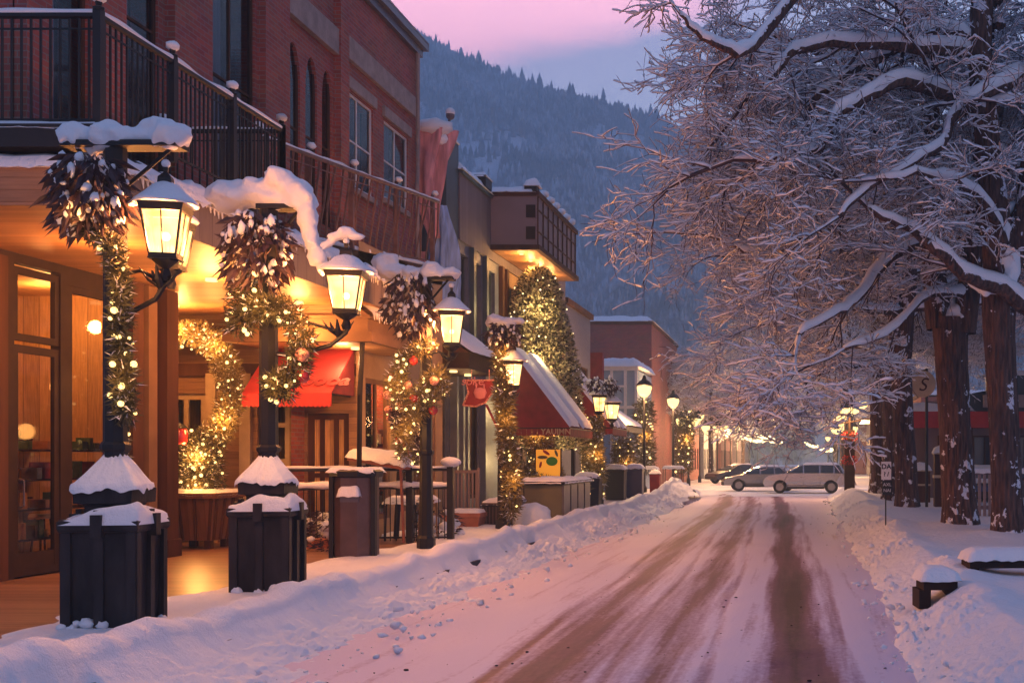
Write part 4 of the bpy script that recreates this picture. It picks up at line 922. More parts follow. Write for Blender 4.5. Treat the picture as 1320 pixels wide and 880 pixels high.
# ---------------------------------------------------------------- right side chalet behind the trees
Ch = thing('chalet', 'low brown building with red beam and snowy gables behind the big trees', 'building')
q = MB(); q.box(5.2, 14, 46, 56, -.3, 4.0); q.box(4.4, 5.2, 47, 56, -.3, 3.4); q.build('wall', M['taupep'], Ch)
q = MB(); q.box(4.0, 14, 45.3, 45.6, 2.9, 3.55); q.build('beam', M['redbeam'] if 'redbeam' in M else M['redcloth'], Ch)
q = MB(); q.prism([(4.2, 45.5, 3.55), (14, 45.5, 3.55), (14, 45.5, 5.6), (7, 45.5, 4.3)], (0, 9, 0)); q.build('roof', M['teal'], Ch)
q = MB(); q.box(7.4, 14, 44.9, 45.1, 4.2, 5.0); q.build('sign_band', M['teal'], Ch); q = MB(); q.box(7.3, 14, 44.8, 45.2, 3.7, 4.18); q.build('ledge', M['stone'], Ch)
for x in (5.6, 7.0, 8.4, 9.8):
    q = MB(); frame_y(q, 45.85, x, x+1.0, .8, 2.6, .07, .1, 2, 1); f = q.build('window', M['brown'], Ch); q = MB(); q.box(x+.05, x+.95, 45.93, 45.96, .85, 2.55); q.build('pane', M['glow_win'] if x < 6 else M['carglass'], f)
for x in (4.3, 6.8, 9.3):
    q = MB(); q.box(x-.1, x+.1, 45.2, 45.4, -.3, 2.9); q.build('post', M['brown'], Ch)
s = MB(); s.pillow(4.0, 7.0, 45.2, 54, 3.6, .3, 12, .25); s.pillow(7.3, 14, 44.8, 45.2, 5.0, .15, 13, .2); s.build('snow', M['snow'], Ch, True)
# ================================================================== STREET FURNITURE
bulb_mesh = {}
def bulb_obj(name, m, r, loc, par):
    k = (m, round(r, 3))
    if k not in bulb_mesh:
        o = MB().ball((0, 0, 0), r, 8, 6).build(name, M[m], None, True); bulb_mesh[k] = o.data; bpy.data.objects.remove(o)
    o = bpy.data.objects.new(name, bulb_mesh[k]); COL.objects.link(o); o.parent = par; o.location = loc; return o

def lantern(par, x, y, z, h=.8, w=.24, power=330, rz=.35, snow=True):
    w *= .92; h *= .95
    """hanging / standing lantern, bottom of glass at z"""
    L = MB(); k = h/.8; c = (x, y, z); a4 = math.pi/4+rz
    L.lathe(c, [(w*.80, -.06*k), (w*.86, -.04*k), (w*.86, 0), (w*.70, 0)], 4, a4)
    L.lathe(c, [(w*.2, -.30*k), (w*.28, -.24*k), (w*.16, -.16*k), (w*.6, -.08*k), (w*.62, -.05*k)], 8)
    L.lathe(c, [(w*1.18, .46*k), (w*1.30, .465*k), (w*1.40, .555*k), (w*1.16, .57*k), (w*.75, .68*k), (w*.45, .74*k), (w*.4, .86*k), (w*.12, .92*k), (w*.15, .97*k), (.01, 1.02*k)], 4, a4)
    for j in range(4):
        a = a4+j*math.pi/2; b = a+math.pi/2
        L.tube([(x+w*.82*math.cos(a), y+w*.82*math.sin(a), z-.0), (x+w*1.22*math.cos(a), y+w*1.22*math.sin(a), z+.47*k)], .014*k, 4)
        p0 = ((math.cos(a)+math.cos(b))/2, (math.sin(a)+math.sin(b))/2)
        L.tube([(x+w*.82*p0[0], y+w*.82*p0[1], z), (x+w*1.21*p0[0], y+w*1.21*p0[1], z+.47*k)], .008*k, 4)
        L.tube([(x+w*.86*math.cos(a), y+w*.86*math.sin(a), z-.05), (x+w*.86*math.cos(b), y+w*.86*math.sin(b), z-.05)], .01, 4)
    lf = L.build('lantern', M['iron'], par)
    g = MB(); g.lathe(c, [(w*.76, .0), (w*1.15, .46*k)], 4, a4); gm = g.build('glass', M['lamp'], lf)
    bulb_obj('bulb', 'inbulb', .045, (x, y, z+.2*k), lf)
    if power: point('lantern_light', (x, y, z+.2*k), power, (1, .40, .12), .07, lf)
    if snow:
        s = MB(); s.lathe(c, [(w*1.40, .55*k), (w*1.46, .565*k), (w*1.34, .605*k), (w*.92, .69*k), (w*.6, .77*k), (w*.3, .81*k)], 16, a4); s.ball((x, y, z+1.02*k), .05*k, 8, 5)
        s.build('snow', M['snow'], lf, True)
    return lf

def leaves(n, centre, rad, down=.6, ln=(.10, .2), wd=.06, seed=0, hollow=.3):
    r = random.Random(seed); q = MB(); c = Vector(centre); spots = []
    for _ in range(n):
        a = r.uniform(0, 6.28); u = r.random()**.5*(1-hollow)+hollow; zz = r.uniform(-1, 1); k = math.sqrt(max(0, 1-zz*zz*.8))
        p = c+Vector((rad[0]*u*k*math.cos(a), rad[1]*u*k*math.sin(a), rad[2]*zz))
        d = Vector((math.cos(a)*(1-down)+r.gauss(0, .25), math.sin(a)*(1-down)+r.gauss(0, .25), -down+r.gauss(0, .25))).normalized()
        l = r.uniform(*ln); s = d.cross(Vector((r.gauss(0, 1), r.gauss(0, 1), r.gauss(0, 1)))).normalized()*wd*r.uniform(.5, 1)
        nn = d.cross(s).normalized()*wd*.3
        i = len(q.v); q.v += [tuple(p), tuple(p+d*l*.45+s), tuple(p+d*l), tuple(p+d*l*.45-s), tuple(p+d*l*.5+nn)]
        q.f += [(i, i+1, i+4), (i+1, i+2, i+4), (i+2, i+3, i+4), (i+3, i, i+4)]; spots.append(p+d*l*.4)
    return q, spots
def sprigs(path, rad, n, seed, ln=(.07, .16), w=.010):
    """fir needles round a path"""
    r = random.Random(seed); q = MB(); s_ = MB(); path = [Vector(p) for p in path]; T = []
    for _ in range(n):
        t = r.random()*(len(path)-1); i = min(int(t), len(path)-2); p = path[i].lerp(path[i+1], t-i)
        rr = rad*(1+.35*noise.noise(p*3.1+Vector((seed, 0, 0)))) if not callable(rad) else rad(t/(len(path)-1))
        d = Vector((r.gauss(0, 1), r.gauss(0, 1), r.gauss(0, 1))).normalized(); u = r.random()**.45
        p = p+d*rr*u; T.append((p, d, u)); l = r.uniform(*ln); d2 = (d+Vector((r.gauss(0, .5), r.gauss(0, .5), r.gauss(0, .5)))).normalized()
        s = d2.cross(Vector((r.gauss(0, 1), r.gauss(0, 1), r.gauss(0, 1)))).normalized()*w*r.uniform(.7, 2.2)
        tgt = s_ if r.random() < .07 else q
        i = len(tgt.v); tgt.v += [tuple(p-s), tuple(p+d2*l), tuple(p+s)]; tgt.f.append((i, i+1, i+2))
    return q, s_, T
def garland(name, label, cat, path, rad, n, nb, seed, group='lit garlands wound on the posts', green='leafg', power=22, ornaments=0, bulb='bulb', br=.03, ln=(.07, .17), col=(1, .42, .10), loc=(0, 0, 0), w=.010):
    g = thing(name, label, cat, loc, group=group)
    q, s_, T = sprigs(path, rad*.88, int(n*2.6), seed, (ln[0]*.7, ln[1]*.72), w*.62); q.build('foliage', M[green], g); s_.build('frost', M['twigsnow'], g)
    r = random.Random(seed+1); ts = [x for x in T if x[2] > .6 and x[1].y < .45]; r.shuffle(ts); pts = []
    for p, d, u in ts:
        if len(pts) >= nb: break
        if all((p-o).length > br*3.0 for o in pts): pts.append(p+d*.03)
    for p in pts: bulb_obj('bulb', bulb, br*r.choice((.45, .55, .65, .8, .9, 1.0, 1.1)), p, g)
    for k in range(ornaments):
        p, d, u = r.choice(ts); o = MB().ball((0, 0, 0), .085, 12, 8).build('bauble', M['pinkorn' if k % 2 else 'redorn'], g, True); o.location = p+d*.05
    if power:
        L = len(path); m_ = max(1, min(4, L//2))
        for k in range(m_):
            p = Vector(path[int((k+.5)*(L-1)/m_)]); point('string_light', p+Vector((.12, -.32, 0)), power/m_, col, .15, g)
    return g
def frosted_basket(label, c, rad, n, seed, name='frosted_plant_basket'):
    b = thing(name, label, 'hanging plant', group='frosted plant baskets under the post tops')
    q, sp = leaves(n, c, rad, .62, (.14, .30), .045, seed); q.build('leaves', M['leafd'], b)
    s = MB(); r = random.Random(seed)
    for p in sp:
        if r.random() < .24:
            k = r.uniform(.02, .055); s.ball(p+Vector((0, 0, .03)), k, 6, 5, (1, 1, r.uniform(.7, 1.9)), .5)
    s.build('snow', M['snow'], b, True); return b

def post_box(par, rz=.12, s=1.0, ht=1.08):
    """panelled square box round the foot of a post, with rims, straps and snow"""
    e = bpy.data.objects.new('base_box', MB().data if False else None) if False else None
    w = .315*s
    q = MB(); a4 = math.pi/4+rz; r2 = math.sqrt(2)
    q.lathe((0, 0, 0), [(w*r2*.98, .0), (w*r2*.99, .05), (w*r2*.93, .07), (w*r2*1.0, .90*ht), (w*r2*1.12, .905*ht), (w*r2*1.16, .93*ht), (w*r2*1.16, ht*1.0), (w*r2*1.08, ht*1.02)], 4, a4)
    b = q.build('base_box', M['bin'], par)
    st = MB()
    for k in range(4):
        an = rz+k*math.pi/2; c, s_ = math.cos(an), math.sin(an)
        for t, hh in ((0, ht*1.1), (-.93, ht*.9), (.93, ht*.9)):
            px = c*w*1.03-s_*w*t; py = s_*w*1.03+c*w*t; st.obox((px, py, hh/2), (.05, .085, hh), an)
        st.obox((c*w*1.14, s_*w*1.14, ht*.96), (.09, .10, ht*.2), an)
    st.build('strap', M['bin'], b)
    q = MB(); q.lathe((0, 0, ht), [(w*r2*.62, .0), (w*r2*.62, .14), (w*r2*.66, .16), (w*r2*.84, .17), (w*r2*.86, .31), (w*r2*.74, .33)], 4, a4); q.build('collar', M['bin'], b)
    sn = MB(); n1 = 110
    # ring of snow on the rim
    for k in range(n1):
        a = 2*math.pi*k/n1
        for j in range(9):
            t = j/8; rr = (w*.80+(w*.42)*t)/max(abs(math.cos(a)), abs(math.sin(a)))**.85; x, y = rr*math.cos(a+rz), rr*math.sin(a+rz)
            h = (.045+.12*max(0, math.cos(a+.7)))*(1+.8*noise.noise(Vector((x*5, y*5, ht+par.location.y))))*math.sqrt(max(0, 1-(1.7*t-.7)**2))
            sn.v.append((x, y, ht*1.0+h-.035*(t > .9)))
    for k in range(n1):
        k2 = (k+1) % n1
        for j in range(8): sn.f.append((k*9+j, k*9+j+1, k2*9+j+1, k2*9+j))
    sn.build('rim_snow', M['snow'], b, True)
    sn = MB(); m_ = 12
    for j in range(m_+1):
        t = j/m_; z = ht+.29+(.44*(1-(1-t)**1.0)*1.0 if t > .12 else .06*t/.12); rr0 = w*1.08*(1-max(0, (t-.1))/.92)**.85
        for k in range(n1):
            a = 2*math.pi*k/n1; sq = 1/max(abs(math.cos(a)), abs(math.sin(a)))**(.75*(1-t)); rr = max(.06, rr0*sq*.92*(1+.14*noise.noise(Vector((math.cos(a)*1.7+par.location.y, math.sin(a)*1.7, z*3)))+.02*noise.noise(Vector((math.cos(a)*7, math.sin(a)*7, z*12+par.location.y)))))
            sn.v.append((rr*math.cos(a+rz), rr*math.sin(a+rz), z+(.03+.05*(t < .15))*noise.noise(Vector((math.cos(a)*4, math.sin(a)*4+par.location.y, z*1.5)))))
    for j in range(m_):
        for k in range(n1): k2 = (k+1) % n1; sn.f.append((j*n1+k, j*n1+k2, (j+1)*n1+k2, (j+1)*n1+k))
    sn.build('cone_snow', M['snow'], b, True)
    s2 = MB(); rb = random.Random(int(par.location.y*10))
    for _ in range(26):
        a = rb.uniform(0, 6.28); rr = w*1.05/max(abs(math.cos(a)), abs(math.sin(a))); s2.ball((rr*math.cos(a+rz), rr*math.sin(a+rz), rb.uniform(.02, .16)**1.2), rb.uniform(.03, .085), 8, 6, (1, 1, .8), .5)
    s2.build('foot_snow', M['snow'], b, True)
    return b

def blobs(par, L, name='snow', vox=.026):
    s = MB(); rb = random.Random(len(L)*7+int(L[0][1]*1000))
    for c, r, sc in L:
        s.ball(c, r, 14, 10, sc, .45)
        for _ in range(4): a = rb.uniform(0, 6.28); k = r*rb.uniform(.25, .45); s.ball((c[0]+r*sc[0]*.8*math.cos(a), c[1]+r*sc[1]*.8*math.sin(a), c[2]-r*sc[2]*rb.uniform(-.5, .7)), k, 9, 7, (1, 1, rb.uniform(.7, 1.5)), .4)
    o = s.build(name, M['snow'], par, True)
    m_ = o.modifiers.new('r', 'REMESH'); m_.mode = 'VOXEL'; m_.voxel_size = vox; m_.use_smooth_shade = True
    m2 = o.modifiers.new('s', 'SMOOTH'); m2.factor = .55; m2.iterations = 8; return o

def lamp_post(label, loc, ht, lx, lz, lh=.8, lw=.24, box=True, top=(-.5, .65), power=330, rz=.3, pr=.11, top_snow=True, extra=None, plate=True):
    p = thing('lamp_post', label, 'lamp post', loc, group='lantern posts along the pavement')
    q = MB(); q.lathe((0, 0, 0), [(pr*1.5, 0), (pr*1.5, .25), (pr*1.12, .3), (pr*1.05, 1.3), (pr, 1.35), (pr*.95, ht)], 8, math.pi/8)
    q.lathe((0, 0, 1.75), [(pr*1.05, 0), (pr*1.25, .03), (pr*1.25, .07), (pr*1.05, .1)], 8, math.pi/8)
    q.build('post', M['iron'], p)
    if box: post_box(p)
    b = MB(); zb = lz-.26
    b.tube([(0, 0, zb-.28), (lx*.35, 0, zb-.30), (lx*.8, 0, zb-.18), (lx, 0, zb-.02), (lx, 0, zb+.06)], .028, 6)
    b.tube([(0, 0, zb+.05), (lx*.5, 0, zb+.1), (lx*.95, 0, zb-.02)], .02, 6)
    for k in range(5): a = k*1.25; b.tube([(lx*.9, 0, zb-.08), (lx*.9+.11*math.cos(a), .11*math.sin(a), zb+.0), (lx*.9+.19*math.cos(a), .19*math.sin(a), zb+.12)], [.03, .035, .008], 5, flat=.4)
    if plate: b.box(top[0], top[1], -.13, .13, ht-.035, ht+.02); b.tube([(top[0]+.1, 0, ht-.03), (0, 0, ht-.5)], .02, 5); b.tube([(top[1]-.1, 0, ht-.03), (0, 0, ht-.5)], .02, 5)
    b.build('bracket', M['iron'], p)
    lantern(p, lx, 0, lz, lh, lw, power, rz)
    if top_snow and plate:
        r = random.Random(int(loc[1]*10)); w_ = top[1]-top[0]
        L = [((top[0]+w_*(k+.5)/7, r.uniform(-.05, .05), ht+.06+r.uniform(0, .05)), r.uniform(.10, .18), (1.1, 1.1, r.uniform(.55, 1.0))) for k in range(7)]
        if extra: L += extra
        blobs(p, L)
    return p

GZ = .06
# first post
p1 = lamp_post('big lantern post on the snowy box by the balcony corner, broad snow on top', (-6.76, 11.25, GZ-.05), 4.78, .50, 3.70, .74, .225, True, (-.48, .66), 760, .25, extra=[((.42, 0, 4.98), .12, (1.4, .8, .7))])
lantern(p1, .14, .75, 3.72, .7, .20, 160, .1)
frosted_basket('largest drooping dark frosted plant, on the first post beside the balcony', (-6.92, 11.1, 4.32), (.33, .26, .34), 420, 1)
g1 = garland('lit_garland', 'garland with scattered warm bulbs down the first lantern post', 'garland', [(-7.02, 11.12, 4.0), (-6.66, 11.05, 3.75), (-6.58, 11.05, 3.3), (-6.62, 11.08, 2.9), (-6.58, 11.1, 2.5), (-6.60, 11.12, 2.1)], .12, 1500, 20, 11, power=30)
# second post
p2 = lamp_post('lantern post on the second snowy box, lantern out on a snowy arm', (-6.55, 14.05, GZ-.05), 4.78, .96, 3.52, .70, .25, True, (-.1, .48), 800, .2, extra=[((-.45, 0, 4.92), .24, (1.2, 1, .8)), ((-.15, .0, 4.98), .2, (1.2, 1, .9)), ((.15, .0, 5.1), .2, (1.1, 1, .8)), ((.35, 0, 4.98), .18, (1, 1, .9)), ((.5, -.05, 4.66), .14, (.9, .8, 1.5)), ((.55, -.05, 4.4), .11, (.9, .8, 1.6)), ((.62, -.05, 4.15), .10, (1.2, .8, 1.2))])
blobs(p2, [((.72, 0, 4.32), .06, (1.4, 1, .8)), ((.82, 0, 4.42), .07, (1.4, 1, .8)), ((.96, 0, 4.47), .10, (1.2, 1, .8)), ((1.1, 0, 4.42), .07, (1.4, 1, .7)), ((.66, -.02, 4.1), .08, (1, .8, 2.2))], 'arm_snow', .025)
frosted_basket('bushy dark frosted plant with curled snowy leaves on the second post', (-6.62, 13.9, 4.28), (.38, .28, .42), 420, 2)
g2 = garland('lit_garland', 'thick curling garland of fir and warm bulbs round the second lantern post', 'garland', [(-6.78, 13.9, 3.85), (-6.85, 13.9, 3.3), (-6.6, 13.85, 3.55), (-6.25, 13.85, 3.5), (-6.05, 13.9, 3.15), (-6.15, 13.9, 2.75), (-6.4, 13.85, 2.6), (-6.25, 13.85, 2.5)], .19, 2600, 38, 12, power=46, ornaments=2)
# third and fourth
p3 = lamp_post('lantern post by the patio fence with ribbon baubles below its lantern', (-6.75, 20.6, 0), 4.95, .46, 3.78, .86, .26, False, (-.35, .5), 1200, .3, extra=[((-.55, 0, 5.05), .22, (1.3, 1, .7)), ((-.75, 0, 5.25), .2, (1.2, 1, .8)), ((.1, 0, 5.1), .2, (1, 1, .8))])
frosted_basket('frosted reddish plant on the third post beside the porch roof', (-7.0, 20.5, 4.5), (.42, .3, .55), 420, 3)
g3 = garland('lit_garland', 'garland with red and pink baubles on the patio fence post', 'garland', [(-6.7, 20.5, 3.7), (-7.1, 20.4, 3.5), (-7.25, 20.4, 3.0), (-7.0, 20.4, 2.6), (-6.5, 20.4, 3.2), (-6.45, 20.45, 2.9), (-7.1, 20.4, 2.2), (-7.05, 20.4, 1.7)], .2, 2800, 42, 13, power=46, ornaments=7, green='leafy')
p4 = lamp_post('slim lantern post wrapped in dry yellow vines before the maroon awning', (-6.85, 26.3, 0), 4.75, .24, 3.38, .84, .25, False, (-.25, .45), 1200, .3)
frosted_basket('small frosted plant at the top of the vine wrapped post', (-6.8, 26.2, 4.55), (.38, .26, .24), 180, 4)
g4 = garland('vine_wrap', 'yellow dry vines with small lights wound down the fourth lantern post', 'garland', [(-6.85, 26.2, 4.1), (-6.8, 26.15, 3.3), (-6.75, 26.15, 2.6), (-6.7, 26.15, 1.9), (-6.6, 26.2, 1.2), (-6.65, 26.2, .4)], .24, 2600, 30, 14, power=40, green='leafy', ln=(.1, .26), w=.018)
p5 = lamp_post('twin lantern post with frosted greenery beyond the maroon awning', (-6.85, 39, 0), 4.2, .0, 3.30, .84, .28, False, (-.4, .5), 900, .2)
lantern(p5, .42, .1, 3.05, .84, .27, 200, .4)
frosted_basket('frosted greenery crowning the twin lantern post', (-6.7, 38.9, 4.2), (.5, .35, .28), 200, 5)
garland('vine_wrap', 'lit vines on the twin lantern post', 'garland', [(-6.9, 38.9, 3.0), (-6.9, 38.8, 1.8), (-6.85, 38.8, .4)], .26, 1500, 20, 15, power=20, green='leafy', ln=(.1, .26), w=.02)
def far_post(label, x, y, z, twin=False, power=750, h=.95, garl=True):
    p = thing('street_lamp', label, 'street lamp', (x, y, 0), group='plain urn street lamps further down')
    q = MB(); q.lathe((0, 0, 0), [(.12, 0), (.12, .4), (.06, .5), (.05, z-.1)], 8); q.tube([(0, 0, z-.2), (.0, 0, z)], .04, 6)
    if twin: q.tube([(-.45, 0, z-.1), (0, 0, z-.35), (.45, 0, z-.1)], .035, 6)
    q.build('post', M['iron'], p)
    for dx in ((-.45, .45) if twin else (0,)):
        c = (dx, 0, z); g = MB(); g.lathe(c, [(.10, 0), (.26, .18), (.33, .42), (.30, .50)], 12); hd = g.build('globe', M['lampb'], p, True)
        g = MB(); g.lathe(c, [(.36, .5), (.38, .54), (.22, .72), (.1, .8), (.06, .95), (.01, 1.0)], 12); g.build('cap', M['iron'], hd)
        g = MB(); g.ball((dx, 0, z+.62), .27, 10, 6, (1, 1, .5)); g.build('snow', M['snow'], hd, True)
        point('street_light', (dx, -.5, z+.1), power/(2 if twin else 1), (1, .5, .2), .2, hd)
    return p
far_post('single urn street lamp with dark pointed cap before the blue pavilion', -6.8, 50, 4.35)
far_post('urn street lamp just beyond the blue pavilion corner', -6.75, 61, 4.35)
far_post('twin urn street lamp beside the ploughed snow mound', -6.8, 70, 3.6, True)
far_post('twin street lamp past the cross street on the shop side', -6.6, 86, 3.6, True)
far_post('lone street lamp over the parked silver cars on the shop side', -6.7, 103, 4.1)
far_post('most distant street lamp on the shop side', -5.6, 128, 4.0, power=200)
far_post('urn street lamp standing between the brick gable and the twin lamps', -6.9, 79, 4.2)
far_post('lone street lamp before the dark brick block on the shop side', -6.3, 115, 4.4)
far_post('single street lamp behind the flower post on the tree side', 2.9, 72, 4.3)
far_post('single street lamp by the far taupe building on the tree side', 3.6, 118, 4.3)
far_post('twin street lamp near the furthest block of the tree side', 4.2, 96, 3.8, True)

for x_, y_, lb_ in ((-6.6, 92, 'street lamp just before the block of four red shops'), (-6.5, 108, 'street lamp between two far bare trees'), (-6.2, 142, 'tiny street lamp far off beside the taupe shops'), (-6.0, 165, 'very distant street lamp under the light string')): far_post(lb_, x_, y_, 4.0, power=420)
for x_, y_, lb_ in ((3.3, 86, 'street lamp behind the roof of the estate car'), (3.5, 104, 'street lamp under the far snowy trees'), (3.6, 142, 'tiny street lamp at the end of the tree row')): far_post(lb_, x_, y_, 3.8, power=420)
def rail_garland(label, path, rad, n, nb, seed, **k): return garland('lit_shrub', label, 'shrub', path, rad, n, nb, seed, group='lit shrubs along the shop fronts', **k)
# lit arch and wooden planter by the cream door
g = MB(); g.lathe((0, 0, .16), [(.40*1.41, 0), (.52*1.41, .78), (.58*1.41, .79), (.58*1.41, .88), (.5*1.41, .9)], 4, math.pi/4)
WP = thing('wooden_planter', 'square flared wooden planter box with a frosted rim by the cream door', 'planter', (-11.35, 21.6, 0))
g.build('box', M['wood'], WP)
q = MB()
for k in range(4):
    for t in (-.9, -.3, .3, .9): an = k*math.pi/2; c, s_ = math.cos(an), math.sin(an); q.tube([(c*.42-s_*.40*t, s_*.42+c*.40*t, .17), (c*.54-s_*.52*t, s_*.54+c*.52*t, .95)], .03, 4)
q.build('batten', M['brown'], WP)
for a, b in ((-1, -1), (1, -1), (-1, 1), (1, 1)): q = MB(); q.box(a*.3-.06, a*.3+.06, b*.3-.06, b*.3+.06, 0, .16); q.build('foot', M['brown'], WP)
s = MB(); s.pillow(-.55, .55, -.55, .55, 1.05, .06, 3, .07, rough=.8); s.build('snow', M['snow'], WP, True)
garland('lit_arch', 'fir arch full of warm bulbs rising from the wooden planter over the cream door', 'garland', [(-12.35, 22.2, 3.95), (-12.0, 22.1, 4.15), (-11.6, 22.0, 4.1), (-11.2, 21.9, 3.85), (-10.95, 21.8, 3.4), (-10.85, 21.8, 2.9), (-10.95, 21.7, 2.4), (-11.1, 21.6, 2.0), (-11.3, 21.5, 1.7), (-11.25, 21.45, 1.35), (-11.5, 21.4, 1.25)], .30, 6500, 85, 21, group='lit garlands wound on the posts', power=190, ornaments=3, green='leafy')
garland('lit_bush', 'round lit fir bush growing in the wooden planter', 'shrub', [(-11.35, 21.5, 1.15), (-11.3, 21.5, 1.45), (-11.35, 21.5, 1.75), (-11.3, 21.5, 2.0)], .44, 2600, 42, 22, group='lit shrubs along the shop fronts', power=60, green='leafg')
LN = thing('red_lantern', 'small red candle lantern hanging in the lit arch by the cream door', 'lantern', (-11.45, 21.0, 1.95))
q = MB(); q.lathe((0, 0, 0), [(.12, 0), (.15, .05), (.15, .26), (.12, .3)], 10); q.build('glass', M['redorn'], LN, True); q = MB(); q.lathe((0, 0, .3), [(.16, 0), (.1, .06), (.02, .1)], 10); q.tube([(0, 0, .38), (0, 0, .55)], .012, 5); q.build('cap', M['iron'], LN)
# bare branches in a pot beside it
BB = thing('bare_shrub', 'leafless branching shrub between the cream door and wooden planter', 'shrub', (-12.1, 21.5, 0)); q = MB(); r = random.Random(5)
for k in range(26):
    a = r.uniform(0, 6.28); l = r.uniform(.8, 2.0); p0 = Vector((0, 0, .3)); pts = [p0]; d = Vector((math.cos(a)*.25, math.sin(a)*.2, 1))
    for _ in range(6): d = (d+Vector((r.gauss(0, .25), r.gauss(0, .25), 0))).normalized(); pts.append(pts[-1]+d*l/6)
    q.tube(pts, [.014-.0018*i for i in range(7)], 4)
    for j in (2, 3, 4): e = (d+Vector((r.gauss(0, .8), r.gauss(0, .8), .3))).normalized(); q.tube([pts[j], pts[j]+e*.3], [.008, .003], 3)
q.build('branches', M['rust'], BB); q = MB(); q.lathe((0, 0, 0), [(.2, 0), (.28, .35), (.3, .38)], 14); q.build('pot', M['terra'], BB)

# bench / stairs rail left by the planter
q = MB(); SR = thing('step_rail', 'slanting dark wooden rail leaning by the deck wall', 'rail')
for k in range(3): q.tube([(-12.6+.12*k, 20.6, 1.1), (-12.3+.14*k, 20.2, .0)], .03, 5)
q.tube([(-12.7, 20.65, 1.15), (-12.2, 20.55, 1.12)], .035, 6); q.tube([(-12.5, 20.35, .5), (-12.0, 20.3, .48)], .03, 6); q.build('rail', M['brown'], SR)
ST = thing('parlour_stool', 'small stool with white seat pad behind the shop one window', 'stool', (-11.9, 17.9, 0)); q = MB(); q.lathe((0, 0, .75), [(.18, 0), (.2, .03), (.18, .07)], 14); q.build('seat', M['cream'], ST)
for a in range(4): q = MB(); q.tube([(.1*math.cos(a*1.57+.78), .1*math.sin(a*1.57+.78), .76), (.18*math.cos(a*1.57+.78), .18*math.sin(a*1.57+.78), 0)], .015, 5); q.build('leg', M['brown'], ST)

# tall litter bin
LB = thing('litter_bin', 'tall eight sided brown metal litter bin with flat lid beside the second post box', 'litter bin', (-7.35, 18.9, .0))
q = MB(); q.lathe((0, 0, 0), [(.31, 0), (.32, .02), (.355, .08), (.35, 1.38)], 8, .39); q.build('body', M['binb'], LB)
q = MB(); q.lathe((0, 0, 1.38), [(.36, 0), (.42, .02), (.42, .10), (.36, .13)], 8, .39); q.box(-.38, -.31, -.2, -.1, .05, 1.4); q.box(.31, .38, -.2, -.1, .05, 1.4); q.build('lid', M['iron'], LB)
q = MB(); q.box(-.14, .16, -.345, -.32, .98, 1.12); q.build('flap', M['steel'], LB)
s = MB(); s.pillow(-.13, .17, -.42, -.32, 1.12, .13, 7, .03); s.pillow(-.34, .34, -.34, .34, 1.51, .035, 8, .06); s.build('snow', M['snow'], LB, True)

# patio fence
PF = thing('patio_fence', 'dark iron patio fence with snow along both rails', 'fence')
pf = [(-9.9, 21.6, 0), (-8.6, 22.6, 0), (-6.95, 22.7, 0)]
q = MB(); s = MB()
for a, b in zip(pf, pf[1:]):
    a = Vector(a); b = Vector(b); L = (b-a).length; n = int(L/.115)
    for k in range(n+1): p = a+(b-a)*k/n; q.tube([p+Vector((0, 0, .05)), p+Vector((0, 0, 1.1))], .011, 4)
    for z, rr in ((1.47, .035), (1.1, .025), (.12, .02)): q.tube([a+Vector((0, 0, z)), b+Vector((0, 0, z))], rr, 5)
    m_ = int(L/.1)
    for z, h in ((1.50, .035), (1.14, .075)):
        s.tube([a+(b-a)*k/m_+Vector((0, 0, z+h*.4)) for k in range(m_+1)], [h*(.9+.5*noise.noise(Vector((k*.3, z*9, a.x)))) for k in range(m_+1)], 7)
q.build('rails', M['iron'], PF); s.build('snow', M['snow'], PF, True)
for x, y in ((-9.9, 21.6), (-8.6, 22.6), (-7.75, 22.66), (-6.95, 22.7)):
    q = MB(); q.box(x-.06, x+.06, y-.06, y+.06, 0, 1.55); q.build('post', M['iron'], PF)
s = MB(); s.ball((-6.95, 22.7, 1.62), .17, 12, 8, (1.2, 1, .6), .2); s.build('snow', M['snow'], PF, True)
q = MB(); q.box(-9.95, -8.6, 21.4, 21.9, -.05, .16); q.build('kerb_stone', M['terra'], PF)
# fence going back along the pavement from the corner post
TB = thing('tilted_board', 'brown board tilted on the patio fence under a thick roll of snow', 'board', (-8.25, 22.4, 1.62))
q = MB(); q.obox((0, 0, 0), (1.1, .5, .12), 0, 0, .17); q.tube([(-.4, 0, 0), (-.4, .2, -1.6)], .03, 5); q.tube([(.4, 0, 0), (.4, .2, -1.6)], .03, 5); q.build('board', M['terra'], TB)
s = MB(); s.pillow(-.55, .55, -.25, .25, .05, .2, 4, .05, over=.04); so = s.build('snow', M['snow'], TB, True); so.rotation_euler = (0, .17, 0)
def cafe_table(label, x, y, h=.85, w=.6, m='iron', g='snowy tables on the pavement'):
    t = thing('cafe_table', label, 'table', (x, y, 0), group=g); q = MB(); q.box(-w/2, w/2, -w/2, w/2, h-.05, h); q.build('top', M[m], t)
    for a in (-1, 1):
        for b in (-1, 1): q = MB(); q.tube([(a*(w/2-.05), b*(w/2-.05), h-.05), (a*(w/2-.03), b*(w/2-.03), 0)], .018, 5); q.build('leg', M[m], t)
    s = MB(); s.pillow(-w/2, w/2, -w/2, w/2, h, .12, x, .07); s.build('snow', M['snow'], t, True); return t
cafe_table('square iron table heaped with snow inside the patio fence', -8.15, 23.6, .8, .7)
cafe_table('narrow lit plinth table with snow beside the patio corner post', -7.6, 23.3, .85, .35, 'tan')
